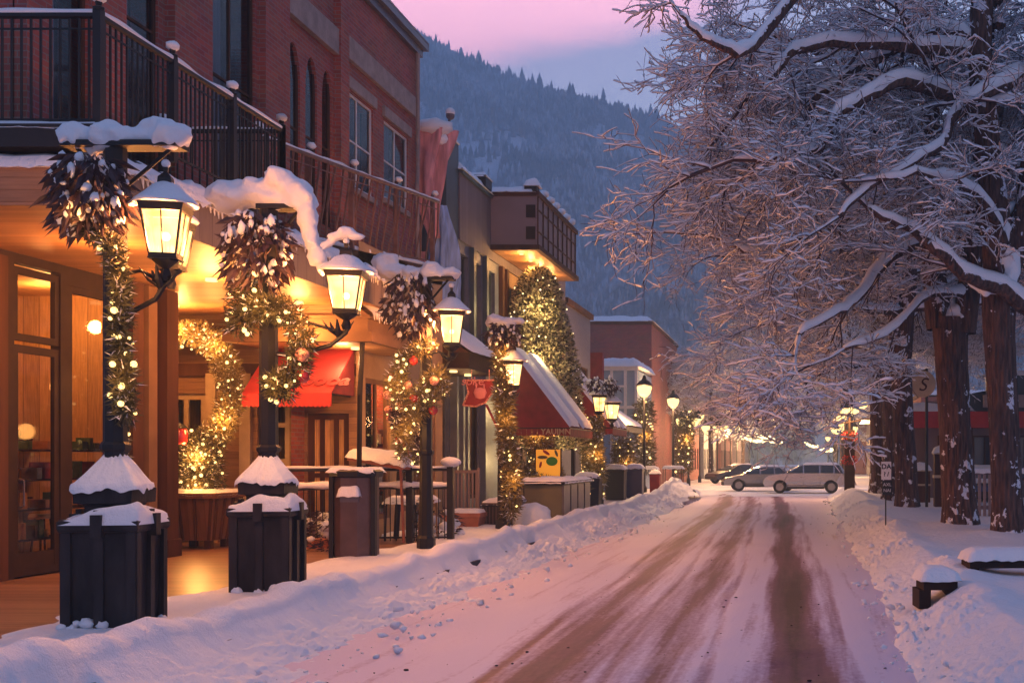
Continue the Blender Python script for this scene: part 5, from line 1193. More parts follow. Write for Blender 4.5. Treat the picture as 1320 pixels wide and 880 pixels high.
for i, (x, y, lb) in enumerate(((-9.3, 22.6, 'clump of round snow-topped plants behind the litter bin'), (-7.6, 23.9, 'low snowy shrub bed inside the patio corner'), (-8.6, 21.0, 'low frosted shrub at the deck edge before the patio fence'))):
    b = thing('snowy_shrub', lb, 'shrub', (x, y, 0), group='snowy low shrubs by the patio'); q, sp = leaves(260, (0, 0, .3), (.5, .35, .35), .2, (.1, .22), .03, 30+i); q.build('leaves', M['leafd'], b)
    s = MB(); r = random.Random(i)
    for _ in range(16): s.ball((r.uniform(-.5, .5), r.uniform(-.35, .1), r.uniform(.05, .6)), r.uniform(.06, .13), 9, 6, (1, 1, .8), .3)
    s.build('snow', M['snow'], b, True)
# gate, pot, boxes
PG = thing('slatted_gate', 'pale slatted metal gate beside the patio corner post', 'gate', (-8.3, 28.0, 0)); q = MB()
for k in range(9): q.box(-.36+.09*k-.02, -.36+.09*k+.02, -.02, .02, .25, 1.35)
q.box(-.4, .4, -.03, .03, 1.33, 1.4); q.box(-.4, .4, -.03, .03, .2, .27); q.box(-.44, -.38, -.04, .04, 0, 1.45); q.box(.38, .44, -.04, .04, 0, 1.45); q.build('slats', M['taupep'], PG)
TP = thing('terracotta_trough', 'long terracotta trough at the foot of the slatted gate', 'planter', (-7.95, 27.2, 0)); q = MB(); q.lathe((0, 0, 0), [(.5, 0), (.6, .3), (.64, .31), (.64, .4)], 4, math.pi/4); q.build('body', M['terra'], TP)
s = MB(); s.pillow(-.42, .42, -.42, .42, .4, .08, 2, .08); s.build('snow', M['snow'], TP, True)
for i, (x, y, w, h, m_, lb) in enumerate(((-7.35, 27.6, .28, .55, 'iron', 'small black ribbed box topped with snow by the olive cabinet'), (-6.95, 27.9, .2, .62, 'steel', 'narrow ribbed grey box between the black box and the snow heap'))):
    b = thing('newspaper_box', lb, 'box', (x, y, .03), group='low ribbed boxes by the cabinet'); q = MB(); q.box(-w, w, -w*.8, w*.8, 0, h); q.build('body', M[m_], b); q = MB()
    for k in range(7): q.box(-w+2*w*k/7+.01, -w+2*w*k/7+.035, -w*.8-.015, -w*.8, .05, h-.06)
    q.box(-w-.02, w+.02, -w*.8-.03, w*.8, h, h+.04); q.build('rib', M['binb'], b); s = MB(); s.pillow(-w, w, -w*.8, w*.8, h+.04, .12, i, .05); s.build('snow', M['snow'], b, True)
SH = thing('buried_bench', 'rounded seat buried under smooth white snow before the olive cabinet', 'bench', (-6.45, 27.5, 0)); s = MB(); s.ball((0, 0, .22), .48, 18, 12, (1.0, .8, .82), .12); s.build('snow', M['snow'], SH, True); q = MB(); q.box(-.3, .3, -.2, .2, 0, .3); q.build('seat', M['cream'], SH)
OC = thing('olive_cabinet', 'long olive and grey utility cabinet with a thin snow layer on its lid', 'utility cabinet', (0, 0, 0))
q = MB(); q.box(-7.15, -6.0, 28.8, 32.6, .0, 1.02); q.build('body', M['olive'], OC); q = MB(); q.box(-7.25, -5.92, 28.7, 32.7, 1.02, 1.1); q.build('lid', M['iron'], OC)
q = MB()
for k in range(4): y = 28.82+.95*k; q.box(-6.0, -5.96, y+.02, y+.80, .06, 1.0)
q.build('side_panel', M['steel'], OC); q = MB(); q.box(-6.98, -6.95, 28.785, 28.8, .1, .95); q.build('seam', M['iron'], OC); s = MB(); s.pillow(-7.25, -5.92, 28.7, 32.7, 1.1, .07, 51, .12, rough=.7); s.build('snow', M['snow'], OC, True)
for i, (x, y, w, h, m_, lb) in enumerate(((-6.75, 36.2, .35, .95, 'iron', 'round topped black bin beyond the olive cabinet'), (-7.0, 43.5, .38, 1.15, 'iron', 'square black bin with snow lid near the twin lantern post'), (-6.55, 45.5, .33, 1.15, 'navy', 'navy blue bin next to the square black bin'), (-6.2, 49, .22, .9, 'maroon', 'slim maroon bin furthest along the pavement'))):
    b = thing('street_bin', lb, 'bin', (x, y, .1), group='bins along the shop pavement'); q = MB(); q.lathe((0, 0, 0), [(w*1.2, 0), (w*1.3, .05), (w*1.35, h-.1), (w*1.42, h-.08), (w*1.42, h)], 4 if i else 10, math.pi/4); q.build('body', M[m_], b)
    q = MB(); q.lathe((0, 0, h), [(w*1.3, 0), (w*1.2, .06), (w*.4, .1)], 4 if i else 10, math.pi/4); q.build('lid', M['steel'], b); s = MB(); s.pillow(-w, w, -w, w, h+.07, .14, i+.5, .08); s.build('snow', M['snow'], b, True)
for i, (x, y, lb) in enumerate(((-7.2, 54, 'high snow topped table before the pavilion'), (-6.3, 57, 'high snow topped table beside the ploughed mound'))): cafe_table(lb, x, y, 1.2, 1.0)
# poster
PO = thing('fruit_poster', 'orange poster board with a green apple shape behind the olive cabinet', 'poster', (-7.5, 34.0, 0)); q = MB(); q.box(-.36, .36, 0, .05, .95, 1.95); q.build('board', M['amber'], PO)
q = MB(); q.lathe((0, 0, 0), [(.02, -.02), (.17, -.015), (.17, .015), (.02, .02)], 20); o = q.build('apple', M['green'] if False else mat('apple_green', (.06, .3, .03), .5), PO); o.location = (.12, -.03, 1.6); o.rotation_euler = (R(90), 0, 0); o.scale = (1, .8, 1)
for k_, (dx, dz, rr_) in enumerate(((-.16, 1.72, .11), (-.05, 1.86, .09), (.25, 1.84, .08), (-.22, 1.5, .07))):
    q = MB(); q.lathe((0, 0, 0), [(.01, -.015), (rr_, -.01), (rr_, .01), (.01, .015)], 12); l_ = q.build('leaf_print', M['redcloth'] if k_ % 2 else M['leafy'], PO); l_.location = (dx, -.02, dz); l_.rotation_euler = (R(90), .6*k_, 0); l_.scale = (1.4, .5, 1)
q = MB(); q.box(-.4, .4, .02, .06, .85, .9); q.box(-.4, -.36, .02, .06, .0, 1.99); q.box(.36, .4, .02, .06, 0, 1.99); q.build('frame', M['brown'], PO)
# shrubs and vines along the shops
rail_garland('dense yellow lit vines under the steep maroon awning', [(-8.2, 35.3, 2.5), (-8.0, 35.5, 1.9), (-7.8, 35.2, 1.3), (-7.6, 35.4, .7)], .5, 2600, 30, 31, green='leafy', power=60, ln=(.12, .3), w=.02)
rail_garland('lit vine bush behind the olive cabinet', [(-8.2, 33.6, 1.3), (-8.0, 33.9, .9), (-6.5, 34.0, .7)], .45, 1800, 16, 32, green='leafy', power=24, ln=(.1, .25), w=.018)
rail_garland('lit vines hanging between the awnings', [(-7.5, 40.3, 2.8), (-7.3, 40.3, 1.8), (-7.2, 40.3, .9)], .45, 1800, 24, 33, green='leafy', power=40, ln=(.12, .3), w=.02)
rail_garland('vine bush with an orange glow beside the black bins', [(-7.4, 47.5, 2.4), (-7.3, 47.5, 1.5), (-7.2, 47.5, .6)], .55, 1700, 22, 34, green='leafy', power=40, ln=(.14, .34), w=.025)
rail_garland('lit creeper on the pavilion corner', [(-7.7, 56.5, 4.4), (-7.7, 56.5, 2.8), (-7.6, 56.5, 1.2)], .6, 1700, 28, 35, green='leafy', power=60, ln=(.16, .4), w=.03, br=.05)
rail_garland('bright yellow lit shrub under the twin urn lamps', [(-6.6, 67, 4.2), (-6.7, 67, 2.8), (-6.8, 67, 1.0)], .6, 1500, 26, 36, green='leafy', power=60, ln=(.16, .4), w=.03, br=.06)
rail_garland('red and white flowering wreath pile on the patio', [(-7.75, 21.9, 2.6), (-7.55, 21.9, 2.2), (-7.3, 21.9, 1.9)], .22, 1400, 14, 37, green='leafd', power=12, ornaments=8)
rail_garland('thin lit creeper on the ochre shop wall', [(-8.6, 25.0, 3.2), (-8.5, 24.9, 2.4), (-8.5, 24.9, 1.4)], .26, 1500, 22, 38, green='leafg', power=26)
rail_garland('lit creeper hanging beside the shop one pilasters', [(-10.7, 18.0, 3.6), (-10.75, 18.0, 2.8), (-10.7, 18.0, 1.6)], .14, 1200, 16, 39, green='leafg', power=12)
# tall cone tree with lights
CT = thing('cone_tree', 'tall pointed clipped evergreen glowing with lights before the box balcony', 'tree', (-8.95, 39.0, 0), group=None)
q = MB(); q.lathe((0, 0, 0), [(.2, 0), (.14, 1.5), (.05, 6)], 10); q.build('trunk', M['brown'], CT)
r = random.Random(77); vd = MB(); vf = MB(); spots = []
def cone_r(t): return 1.62*(1-t)**.40*(1 if t > .0 else .6)
for _ in range(20000):
    t = r.random(); z = 2.0+6.2*t; a = r.uniform(0, 6.28); u = r.random()**.28; rr = cone_r(t)*u*(1+.14*noise.noise(Vector((math.cos(a)*1.6, math.sin(a)*1.6, z*.9)))); x = rr*math.cos(a)*1.05; y = rr*math.sin(a)
    x -= .75*(1-t)**2.2*max(0, -math.cos(a))*1.0
    p = Vector((x, y, z)); d = Vector((math.cos(a)+r.gauss(0, .5), math.sin(a)+r.gauss(0, .5), r.gauss(.1, .7))).normalized(); s_ = d.cross(Vector((r.gauss(0, 1), r.gauss(0, 1), r.gauss(0, 1)))).normalized()*r.uniform(.02, .05)
    l = r.uniform(.07, .17); tgt = vf if r.random() < .62 else vd; i = len(tgt.v); tgt.v += [tuple(p-s_), tuple(p+d*l-s_*.3), tuple(p+d*l+s_*.3), tuple(p+s_)]; tgt.f.append((i, i+1, i+2, i+3))
    if u > .93 and math.sin(a) < .3: spots.append(p+d*.08)
vd.build('crown', M['leafg'], CT); vf.build('frosted_leaves', mat('frosted_pale_leaf', (.42, .36, .22), .7, var=.3), CT)
r.shuffle(spots); done = []
for p in spots:
    if len(done) >= 60: break
    if all((p-q).length > .2 for q in done): done.append(p); bulb_obj('bulb', 'bulbw', r.choice((.018, .024, .03)), p, CT)
for z, w_, pw in ((1.6, 1.9, 110), (3.2, 1.75, 130), (5.0, 1.55, 120), (6.6, 1.3, 80)): point('string_light', (.35, -w_, z), pw, (1, .68, .28), .25, CT)

# ------------------------------------------------------------------ vehicles
def car(name, label, loc, rz, paint, kind='wagon', snow=True, L=4.5, Wd=1.8, H=1.6):
    c = thing(name, label, 'car', loc, rz, group='cars parked across the end of the street'); hw = Wd/2
    if kind == 'wagon': prof = [(-2.2, .38), (-2.27, .58), (-2.22, .78), (-2.02, .93), (-1.25, 1.05), (-.85, 1.08), (1.95, 1.08), (2.2, .98), (2.26, .6), (2.2, .36)]; cab = [(-1.1, 1.03), (-.25, H-.06), (.25, H), (1.6, H-.02), (1.9, H-.1), (2.12, 1.08)]
    else: prof = [(-2.2, .34), (-2.25, .55), (-2.1, .75), (-1.2, .93), (-.9, .96), (1.8, .98), (2.15, .9), (2.2, .55), (2.15, .34)]; cab = [(-1.15, .93), (-.3, H-.06), (.2, H), (.95, H-.04), (1.75, .99)]
    def arch_bottom():
        out = []
        for cx in (1.38, -1.38):
            for k in range(9): a = math.pi*k/8; out.append((cx+.40*math.cos(a), .34+.40*math.sin(a)*.98))
        return out
    poly = prof+arch_bottom()
    def loft(poly, ins, name, m_, zsplit=None):
        q = MB(); n = len(poly)
        st = [(-hw, 1), (-hw*.97, 0), (hw*.97, 0), (hw, 1)]
        rows = []
        for s_, inset in ((-1, 1), (-1, 0), (1, 0), (1, 1)):
            row = []
            for x, z in poly:
                t = ins(z); y = s_*(hw-t) * (1.0 if not inset else 1.0); 
                if inset: row.append((x*(.985), y, z*(.99)+.005))
                else: row.append((x, y*.94, z))
            rows.append(row)
        order = [rows[0], rows[1], rows[2], rows[3]]
        for row in order: q.v += row
        for a in range(3):
            for k in range(n): k2 = (k+1) % n; q.f.append((a*n+k, a*n+k2, (a+1)*n+k2, (a+1)*n+k))
        q.f.append(tuple(range(n-1, -1, -1))); q.f.append(tuple(range(3*n, 4*n)))
        return q.build(name, m_, c)
    body = loft(poly, lambda z: .0 if z > .5 else .04, 'body', paint)
    cabp = cab
    loft(cabp, lambda z: .04+.34*max(0, z-1.0)/.6, 'cabin', paint)
    wins = MB()
    bl, rf = cab[0][1]+.06, H-.1
    xs_ = [(-.95, -.15, .0), (-.08, .72, .72), (.8, 1.48, 1.42)] if kind == 'wagon' else [(-1.0, -.2, .0), (-.1, .62, .62), (.70, 1.45, 1.0)]
    if kind == 'wagon': xs_.append((1.56, 2.0, 1.8))
    def side_y(z): return hw-(.04+.34*max(0, z-1.0)/.6)+.006
    front = lambda z: cab[0][0]+(z-cab[0][1])/(cab[1][1]-cab[0][1])*(cab[1][0]-cab[0][0])+.1
    back = lambda z: cab[-1][0]+(z-cab[-1][1])/(cab[-2][1]-cab[-1][1])*(cab[-2][0]-cab[-1][0])-.1
    for (a, b, b2) in xs_:
        for s_ in (-1, 1):
            w = MB(); x0b = max(a, front(bl)); x0t = max(a, front(rf)); x1b = min(b, back(bl)); x1t = min(b, back(rf))
            if x1t-x0t < .05: x1t = x0t+.06
            pts = [(x0b, s_*side_y(bl), bl), (x1b, s_*side_y(bl), bl), (x1t, s_*side_y(rf), rf), (x0t, s_*side_y(rf), rf)]
            w.prism(pts, (0, s_*.004, 0)); w.build('window', M['carglass'], c)
    w = MB(); z0, z1 = bl, H-.1; w.prism([(front(z0)-.13, -hw*.8, z0), (front(z0)-.13, hw*.8, z0), (front(z1)-.13, hw*.62, z1), (front(z1)-.13, -hw*.62, z1)], (-.01, 0, .01)); w.build('windscreen', M['carglass'], c)
    for x in (-1.38, 1.38):
        for s_ in (-1, 1):
            t = MB(); pr = []
            i0 = 0; n = 24
            for (rr, yy) in ((.20, .09), (.30, .10), (.345, .07), (.35, 0), (.345, -.07), (.30, -.10), (.2, -.09)):
                for j in range(n): a = 6.2832*j/n; t.v.append((rr*math.cos(a), yy, rr*math.sin(a)))
            for k in range(6):
                for j in range(n): j2 = (j+1) % n; t.f.append((k*n+j, k*n+j2, (k+1)*n+j2, (k+1)*n+j))
            wh = t.build('wheel', M['tyre'], c, True); wh.location = (x, s_*(hw-.12), .35)
            rm = MB()
            rm.v += [(.2*math.cos(6.2832*j/n), s_*.06, .2*math.sin(6.2832*j/n)) for j in range(n)]; rm.f.append(tuple(range(n)))
            for j in range(5): a = j*1.2566; rm.obox((.11*math.cos(a), s_*.08, .11*math.sin(a)), (.2, .03, .045), 0, 0, -a)
            for j in range(n): 
                a, b = 6.2832*j/n, 6.2832*(j+1)/n; rm.poly([(.2*math.cos(a), s_*.06, .2*math.sin(a)), (.2*math.cos(b), s_*.06, .2*math.sin(b)), (.23*math.cos(b), s_*.1, .23*math.sin(b)), (.23*math.cos(a), s_*.1, .23*math.sin(a))])
            rm.build('rim', M['rim'], wh)
    q = MB(); q.box(-2.29, -2.2, -hw*.85, hw*.85, .34, .55); q.box(-1.0, 1.0, -hw*1.0, hw*1.0, .24, .36); q.build('bumper', M['plastic'], c); q = MB(); q.box(2.2, 2.29, -hw*.85, hw*.85, .36, .56); q.build('bumper', M['plastic'], c)
    zz = .70 if kind == 'wagon' else .62
    for s_ in (-1, 1):
        q = MB(); q.obox((-2.12, s_*hw*.72, zz), (.16, .34, .13), s_*.25); q.build('headlight', M['carglass'], c)
        q = MB(); q.box(2.16, 2.255, s_*hw*.78-.12, s_*hw*.78+.12, .72, .98); q.build('tail_light', M['redorn'], c)
        q = MB(); q.obox((-.88, s_*(hw+.08), bl+.05), (.12, .18, .12), 0); q.build('mirror', M['plastic'], c)
        q = MB()
        for x in (-.12, .78): q.box(x-.006, x+.006, s_*hw*.985-.01, s_*hw*.985+.012, .42, bl-.1)
        q.box(-1.0, 1.0, s_*hw*.985-.01, s_*hw*.985+.014, .40, .44); q.build('door_seam', M['plastic'], c)
        for x in (.0, .9):
            q = MB(); q.box(x-.3, x-.14, s_*(hw-.01), s_*(hw+.02), .86, .89); q.build('handle', M['rim'], c)
    if snow:
        s = MB(); s.pillow(-.1, 1.75 if kind == 'wagon' else 1.0, -.56, .56, H-.01, .07, 1, .12, rough=.6); s.build('snow', M['snow'], c, True)
    return c
car('parked_car', 'silver estate car with roof rails parked across the street end', (.35, 61.5, -.19), 0, M['carsilver'], 'wagon', L=4.5, H=1.58)
c2_ = car('parked_car', 'lower silver hatchback nose out behind the estate car', (-2.15, 65.5, -.19), .12, M['cargrey'], 'hatch', H=1.42)
car('parked_car', 'dark car half hidden by the hatchback near the lamp posts', (-4.6, 84, -.19), .6, M['cardark'], 'hatch', H=1.42)
cb = car('parked_car', 'blue car with a snowy bonnet behind the tree trunks', (7.0, 48.5 - 5.5, -.05), 1.3, M['carblue'], 'hatch', H=1.35)
s = MB(); s.pillow(-2.1, -1.2, -.8, .8, .9, .1, 3, .15); s.pillow(-.3, 1.1, -.6, .6, 1.36, .12, 3, .15); s.build('snow_cover', M['snow'], cb, True)

# ------------------------------------------------------------------ right side furniture
def snow_bench(label, x, y, L, rz, h=.34):
    b = thing('snow_covered_bench', label, 'bench', (x, y, .05), rz, group='buried benches beside the road')
    q = MB(); q.box(-L/2, L/2, -.22, .22, h-.14, h); q.build('seat', M['frame'], b)
    for s_ in (-1, 1): q = MB(); q.box(s_*L/2*.9-.07, s_*L/2*.9+.07, -.2, .2, -.1, h-.14); q.build('leg', M['frame'], b)
    s = MB(); s.pillow(-L/2, L/2, -.24, .24, h, .12, x, .05, over=.05, rough=.12, sag=.04); s.build('snow', M['snow'], b, True); return b
snow_bench('long dark bench under a smooth snow slab by the big trunks', 2.85, 15.3, 1.25, .12, .33)
snow_bench('short low bench block capped with snow closer to the road edge', 1.62, 13.4, .40, .1, .26)
PS = thing('parking_sign', 'small white and black parking sign on a thin dark pole', 'sign', (1.92, 25.2, .1))
q = MB(); q.box(-.014, .014, -.014, .014, -.15, 1.62); q.build('pole', M['iron'], PS); q = MB(); q.box(-.10, .12, -.03, -.015, 1.12, 1.52); q.build('sign_plate', M['white'], PS); q = MB(); q.box(-.08, .14, -.03, -.015, .78, 1.1); q.build('lower_plate', M['iron'], PS)
text('lettering', 'DA', .15, M['iron'], PS, (.01, -.034, 1.36), (R(90), 0, 0), .003, bold=.004); text('lettering', '? /', .13, M['iron'], PS, (.01, -.034, 1.2), (R(90), 0, 0), .003, bold=.004)
text('lettering', 'AXL', .10, M['white'], PS, (.03, -.034, .98), (R(90), 0, 0), .003); text('lettering', 'NAI', .10, M['white'], PS, (.03, -.034, .85), (R(90), 0, 0), .003)
RS = thing('round_sign', 'pale round sign with a dark scroll behind the second trunk', 'sign', (4.15, 37, 0)); q = MB(); q.tube([(0, 0, 0), (0, 0, 4.6)], .05, 6); q.tube([(0, 0, 4.55), (-.4, 0, 4.5)], .03, 5); q.build('pole', M['iron'], RS)
q = MB(); q.lathe((0, 0, 0), [(.02, -.02), (.44, -.02), (.44, .02), (.02, .02)], 28); o = q.build('disc', M['cream'], RS); o.location = (-.15, -.05, 4.1); o.rotation_euler = (R(90), 0, 0)
text('emblem', 'S', .6, M['brown'], RS, (-.15, -.08, 3.88), (R(90), 0, 0), .004, .3)
# kiosk post with red flowers and lamps
KP = thing('flower_post', 'dark post with red flower bunches under three glowing lamps by the cars', 'lamp post', (2.35, 53, 0)); q = MB(); q.box(-.24, .24, -.2, .2, 0, 3.0); q.tube([(0, 0, 3), (0, 0, 3.6)], .05, 6); q.tube([(-.5, 0, 3.3), (.9, 0, 3.5)], .035, 5); q.box(.5, 1.5, -.2, .2, 3.25, 3.33); q.build('post', M['frame'], KP)
for x, z, pw in ((-.35, 3.35, 160), (.2, 3.75, 260), (.6, 4.0, 160)):
    g = MB(); g.lathe((x, 0, z), [(.1, 0), (.24, .1), (.26, .24), (.12, .34)], 12); o = g.build('globe', M['lampb'], KP, True); point('street_light', (x, -.45, z), pw, (1, .5, .2), .2, o)
for z in (1.6, 2.7):
    q, sp = leaves(160, (0, -.2, z), (.34, .2, .22), .1, (.06, .14), .04, int(z*10)); q.build('flowers', M['redorn'], KP)
s = MB(); s.pillow(.5, 1.5, -.2, .2, 3.33, .12, 5, .1); s.build('snow', M['snow'], KP, True)
WF = thing('picket_fence', 'pale picket fence with a snowy top rail between the big trunks', 'fence'); q = MB()
for k in range(20): x = 4.6+.14*k; q.box(x, x+.08, 31.0, 31.04, .1, 1.25)
q.box(4.5, 7.5, 31.05, 31.1, .3, .4); q.box(4.5, 7.5, 31.05, 31.12, 1.25, 1.32); q.build('pickets', M['taupep'], WF); s = MB(); s.pillow(4.5, 7.5, 31.0, 31.15, 1.33, .1, 6, .06); s.build('snow', M['snow'], WF, True)
for i, (x, y, h, lb) in enumerate(((4.75, 37.5, 1.9, 'dark post box with a rounded snow cap behind the second trunk'), (4.35, 40.5, 1.3, 'low black cabinet with white marks behind the third trunk'))):
    b = thing('post_box', lb, 'post', (x, y, 0)); q = MB(); q.box(-.3, .3, -.2, .2, 0, h); q.build('body', M['brown'], b); q = MB(); q.box(-.33, .33, -.23, .2, h*.55, h*.6); q.box(-.33, .33, -.23, .2, h-.08, h); q.build('band', M['cream'], b); s = MB(); s.pillow(-.33, .33, -.25, .25, h, .25, i, .07); s.build('snow', M['snow'], b, True)
# strings of lights over the far street
def strand(label, pts, nb, r_):
    t = thing('light_string', label, 'string of lights', group='light strings over the far street'); q = MB(); allp = []
    for a, b in zip(pts, pts[1:]):
        a = Vector(a); b = Vector(b); sg = (b-a).length*.006; allp += [a+(b-a)*k/10-Vector((0, 0, sg*4*(k/10)*(1-k/10))) for k in range(10)]
    allp.append(Vector(pts[-1])); q.tube(allp, .02, 4); q.build('cable', M['iron'], t)
    for k in range(nb):
        u = (k+.5)/nb*(len(allp)-1); i = int(u); p = allp[i].lerp(allp[min(i+1, len(allp)-1)], u-i); bulb_obj('bulb', 'bulbw', r_*random.uniform(.7, 1.2), p-Vector((0, 0, .15)), t)
    for k in range(2):
        p = allp[int((k+.5)/2*(len(allp)-1))]; point('string_light', p-Vector((0, 1, 1.2)), 2200, (1, .55, .22), .5, t)
strand('long row of warm bulbs along the far roof edges on the shop side', [(-5.3, 100, 4.3), (-4.6, 125, 4.4), (-3.8, 150, 4.6), (-3.2, 185, 4.6)], 100, .20)
strand('second row of bulbs slung lower over the far shop side', [(-4.9, 96, 3.6), (-3.4, 130, 3.9), (-2.6, 170, 4.2)], 90, .18)
strand('row of warm bulbs leading down from the far trees on the tree side', [(1.0, 190, 4.6), (2.2, 140, 3.3), (3.0, 105, 2.6)], 90, .18)
# ================================================================== SNOW-LADEN TREES
def bark_mat():
    m = bpy.data.materials.new('bark'); m.use_nodes = True; t = m.node_tree; b = t.nodes['Principled BSDF']; L = t.links.new
    tc = t.nodes.new('ShaderNodeTexCoord'); mp_ = t.nodes.new('ShaderNodeMapping'); mp_.inputs['Scale'].default_value = (1, 1, .16); L(tc.outputs['Object'], mp_.inputs[0])
    n1 = t.nodes.new('ShaderNodeTexNoise'); n1.inputs['Scale'].default_value = 15; n1.inputs['Detail'].default_value = 7; L(mp_.outputs[0], n1.inputs['Vector'])
    v = t.nodes.new('ShaderNodeTexVoronoi'); v.feature = 'DISTANCE_TO_EDGE'; v.inputs['Scale'].default_value = 9; L(mp_.outputs[0], v.inputs['Vector'])
    rp = t.nodes.new('ShaderNodeValToRGB'); e = rp.color_ramp.elements; e[0].position = .35; e[0].color = (.035, .018, .016, 1); e[1].position = .68; e[1].color = (.15, .075, .055, 1); L(n1.outputs['Fac'], rp.inputs[0])
    n2 = t.nodes.new('ShaderNodeTexNoise'); n2.inputs['Scale'].default_value = 3.4; n2.inputs['Detail'].default_value = 4; n2.inputs['Roughness'].default_value = .65; L(tc.outputs['Object'], n2.inputs['Vector'])
    ge = t.nodes.new('ShaderNodeNewGeometry'); sx = t.nodes.new('ShaderNodeSeparateXYZ'); L(ge.outputs['Normal'], sx.inputs[0])
    a1 = t.nodes.new('ShaderNodeMath'); a1.operation = 'MULTIPLY_ADD'; L(sx.outputs['Z'], a1.inputs[0]); a1.inputs[1].default_value = .35; L(n2.outputs['Fac'], a1.inputs[2])
    gp = t.nodes.new('ShaderNodeMapRange'); L(a1.outputs[0], gp.inputs['Value']); gp.inputs['From Min'].default_value = .612; gp.inputs['From Max'].default_value = .63
    mx = t.nodes.new('ShaderNodeMix'); mx.data_type = 'RGBA'; L(gp.outputs[0], mx.inputs[0]); L(rp.outputs[0], mx.inputs[6]); mx.inputs[7].default_value = (.72, .72, .8, 1); L(mx.outputs[2], b.inputs['Base Color'])
    b.inputs['Roughness'].default_value = .9
    ad_ = t.nodes.new('ShaderNodeMath'); ad_.operation = 'MULTIPLY_ADD'; L(v.outputs['Distance'], ad_.inputs[0]); ad_.inputs[1].default_value = 1.5; L(n1.outputs['Fac'], ad_.inputs[2])
    bp = t.nodes.new('ShaderNodeBump'); bp.inputs['Strength'].default_value = 1.0; bp.inputs['Distance'].default_value = .07; L(ad_.outputs[0], bp.inputs['Height']); L(bp.outputs[0], b.inputs['Normal'])
    return m
M['bark'] = bark_mat(); M['twig'] = mat('twig_bark', (.06, .036, .042), .9, var=.3, vscale=3)

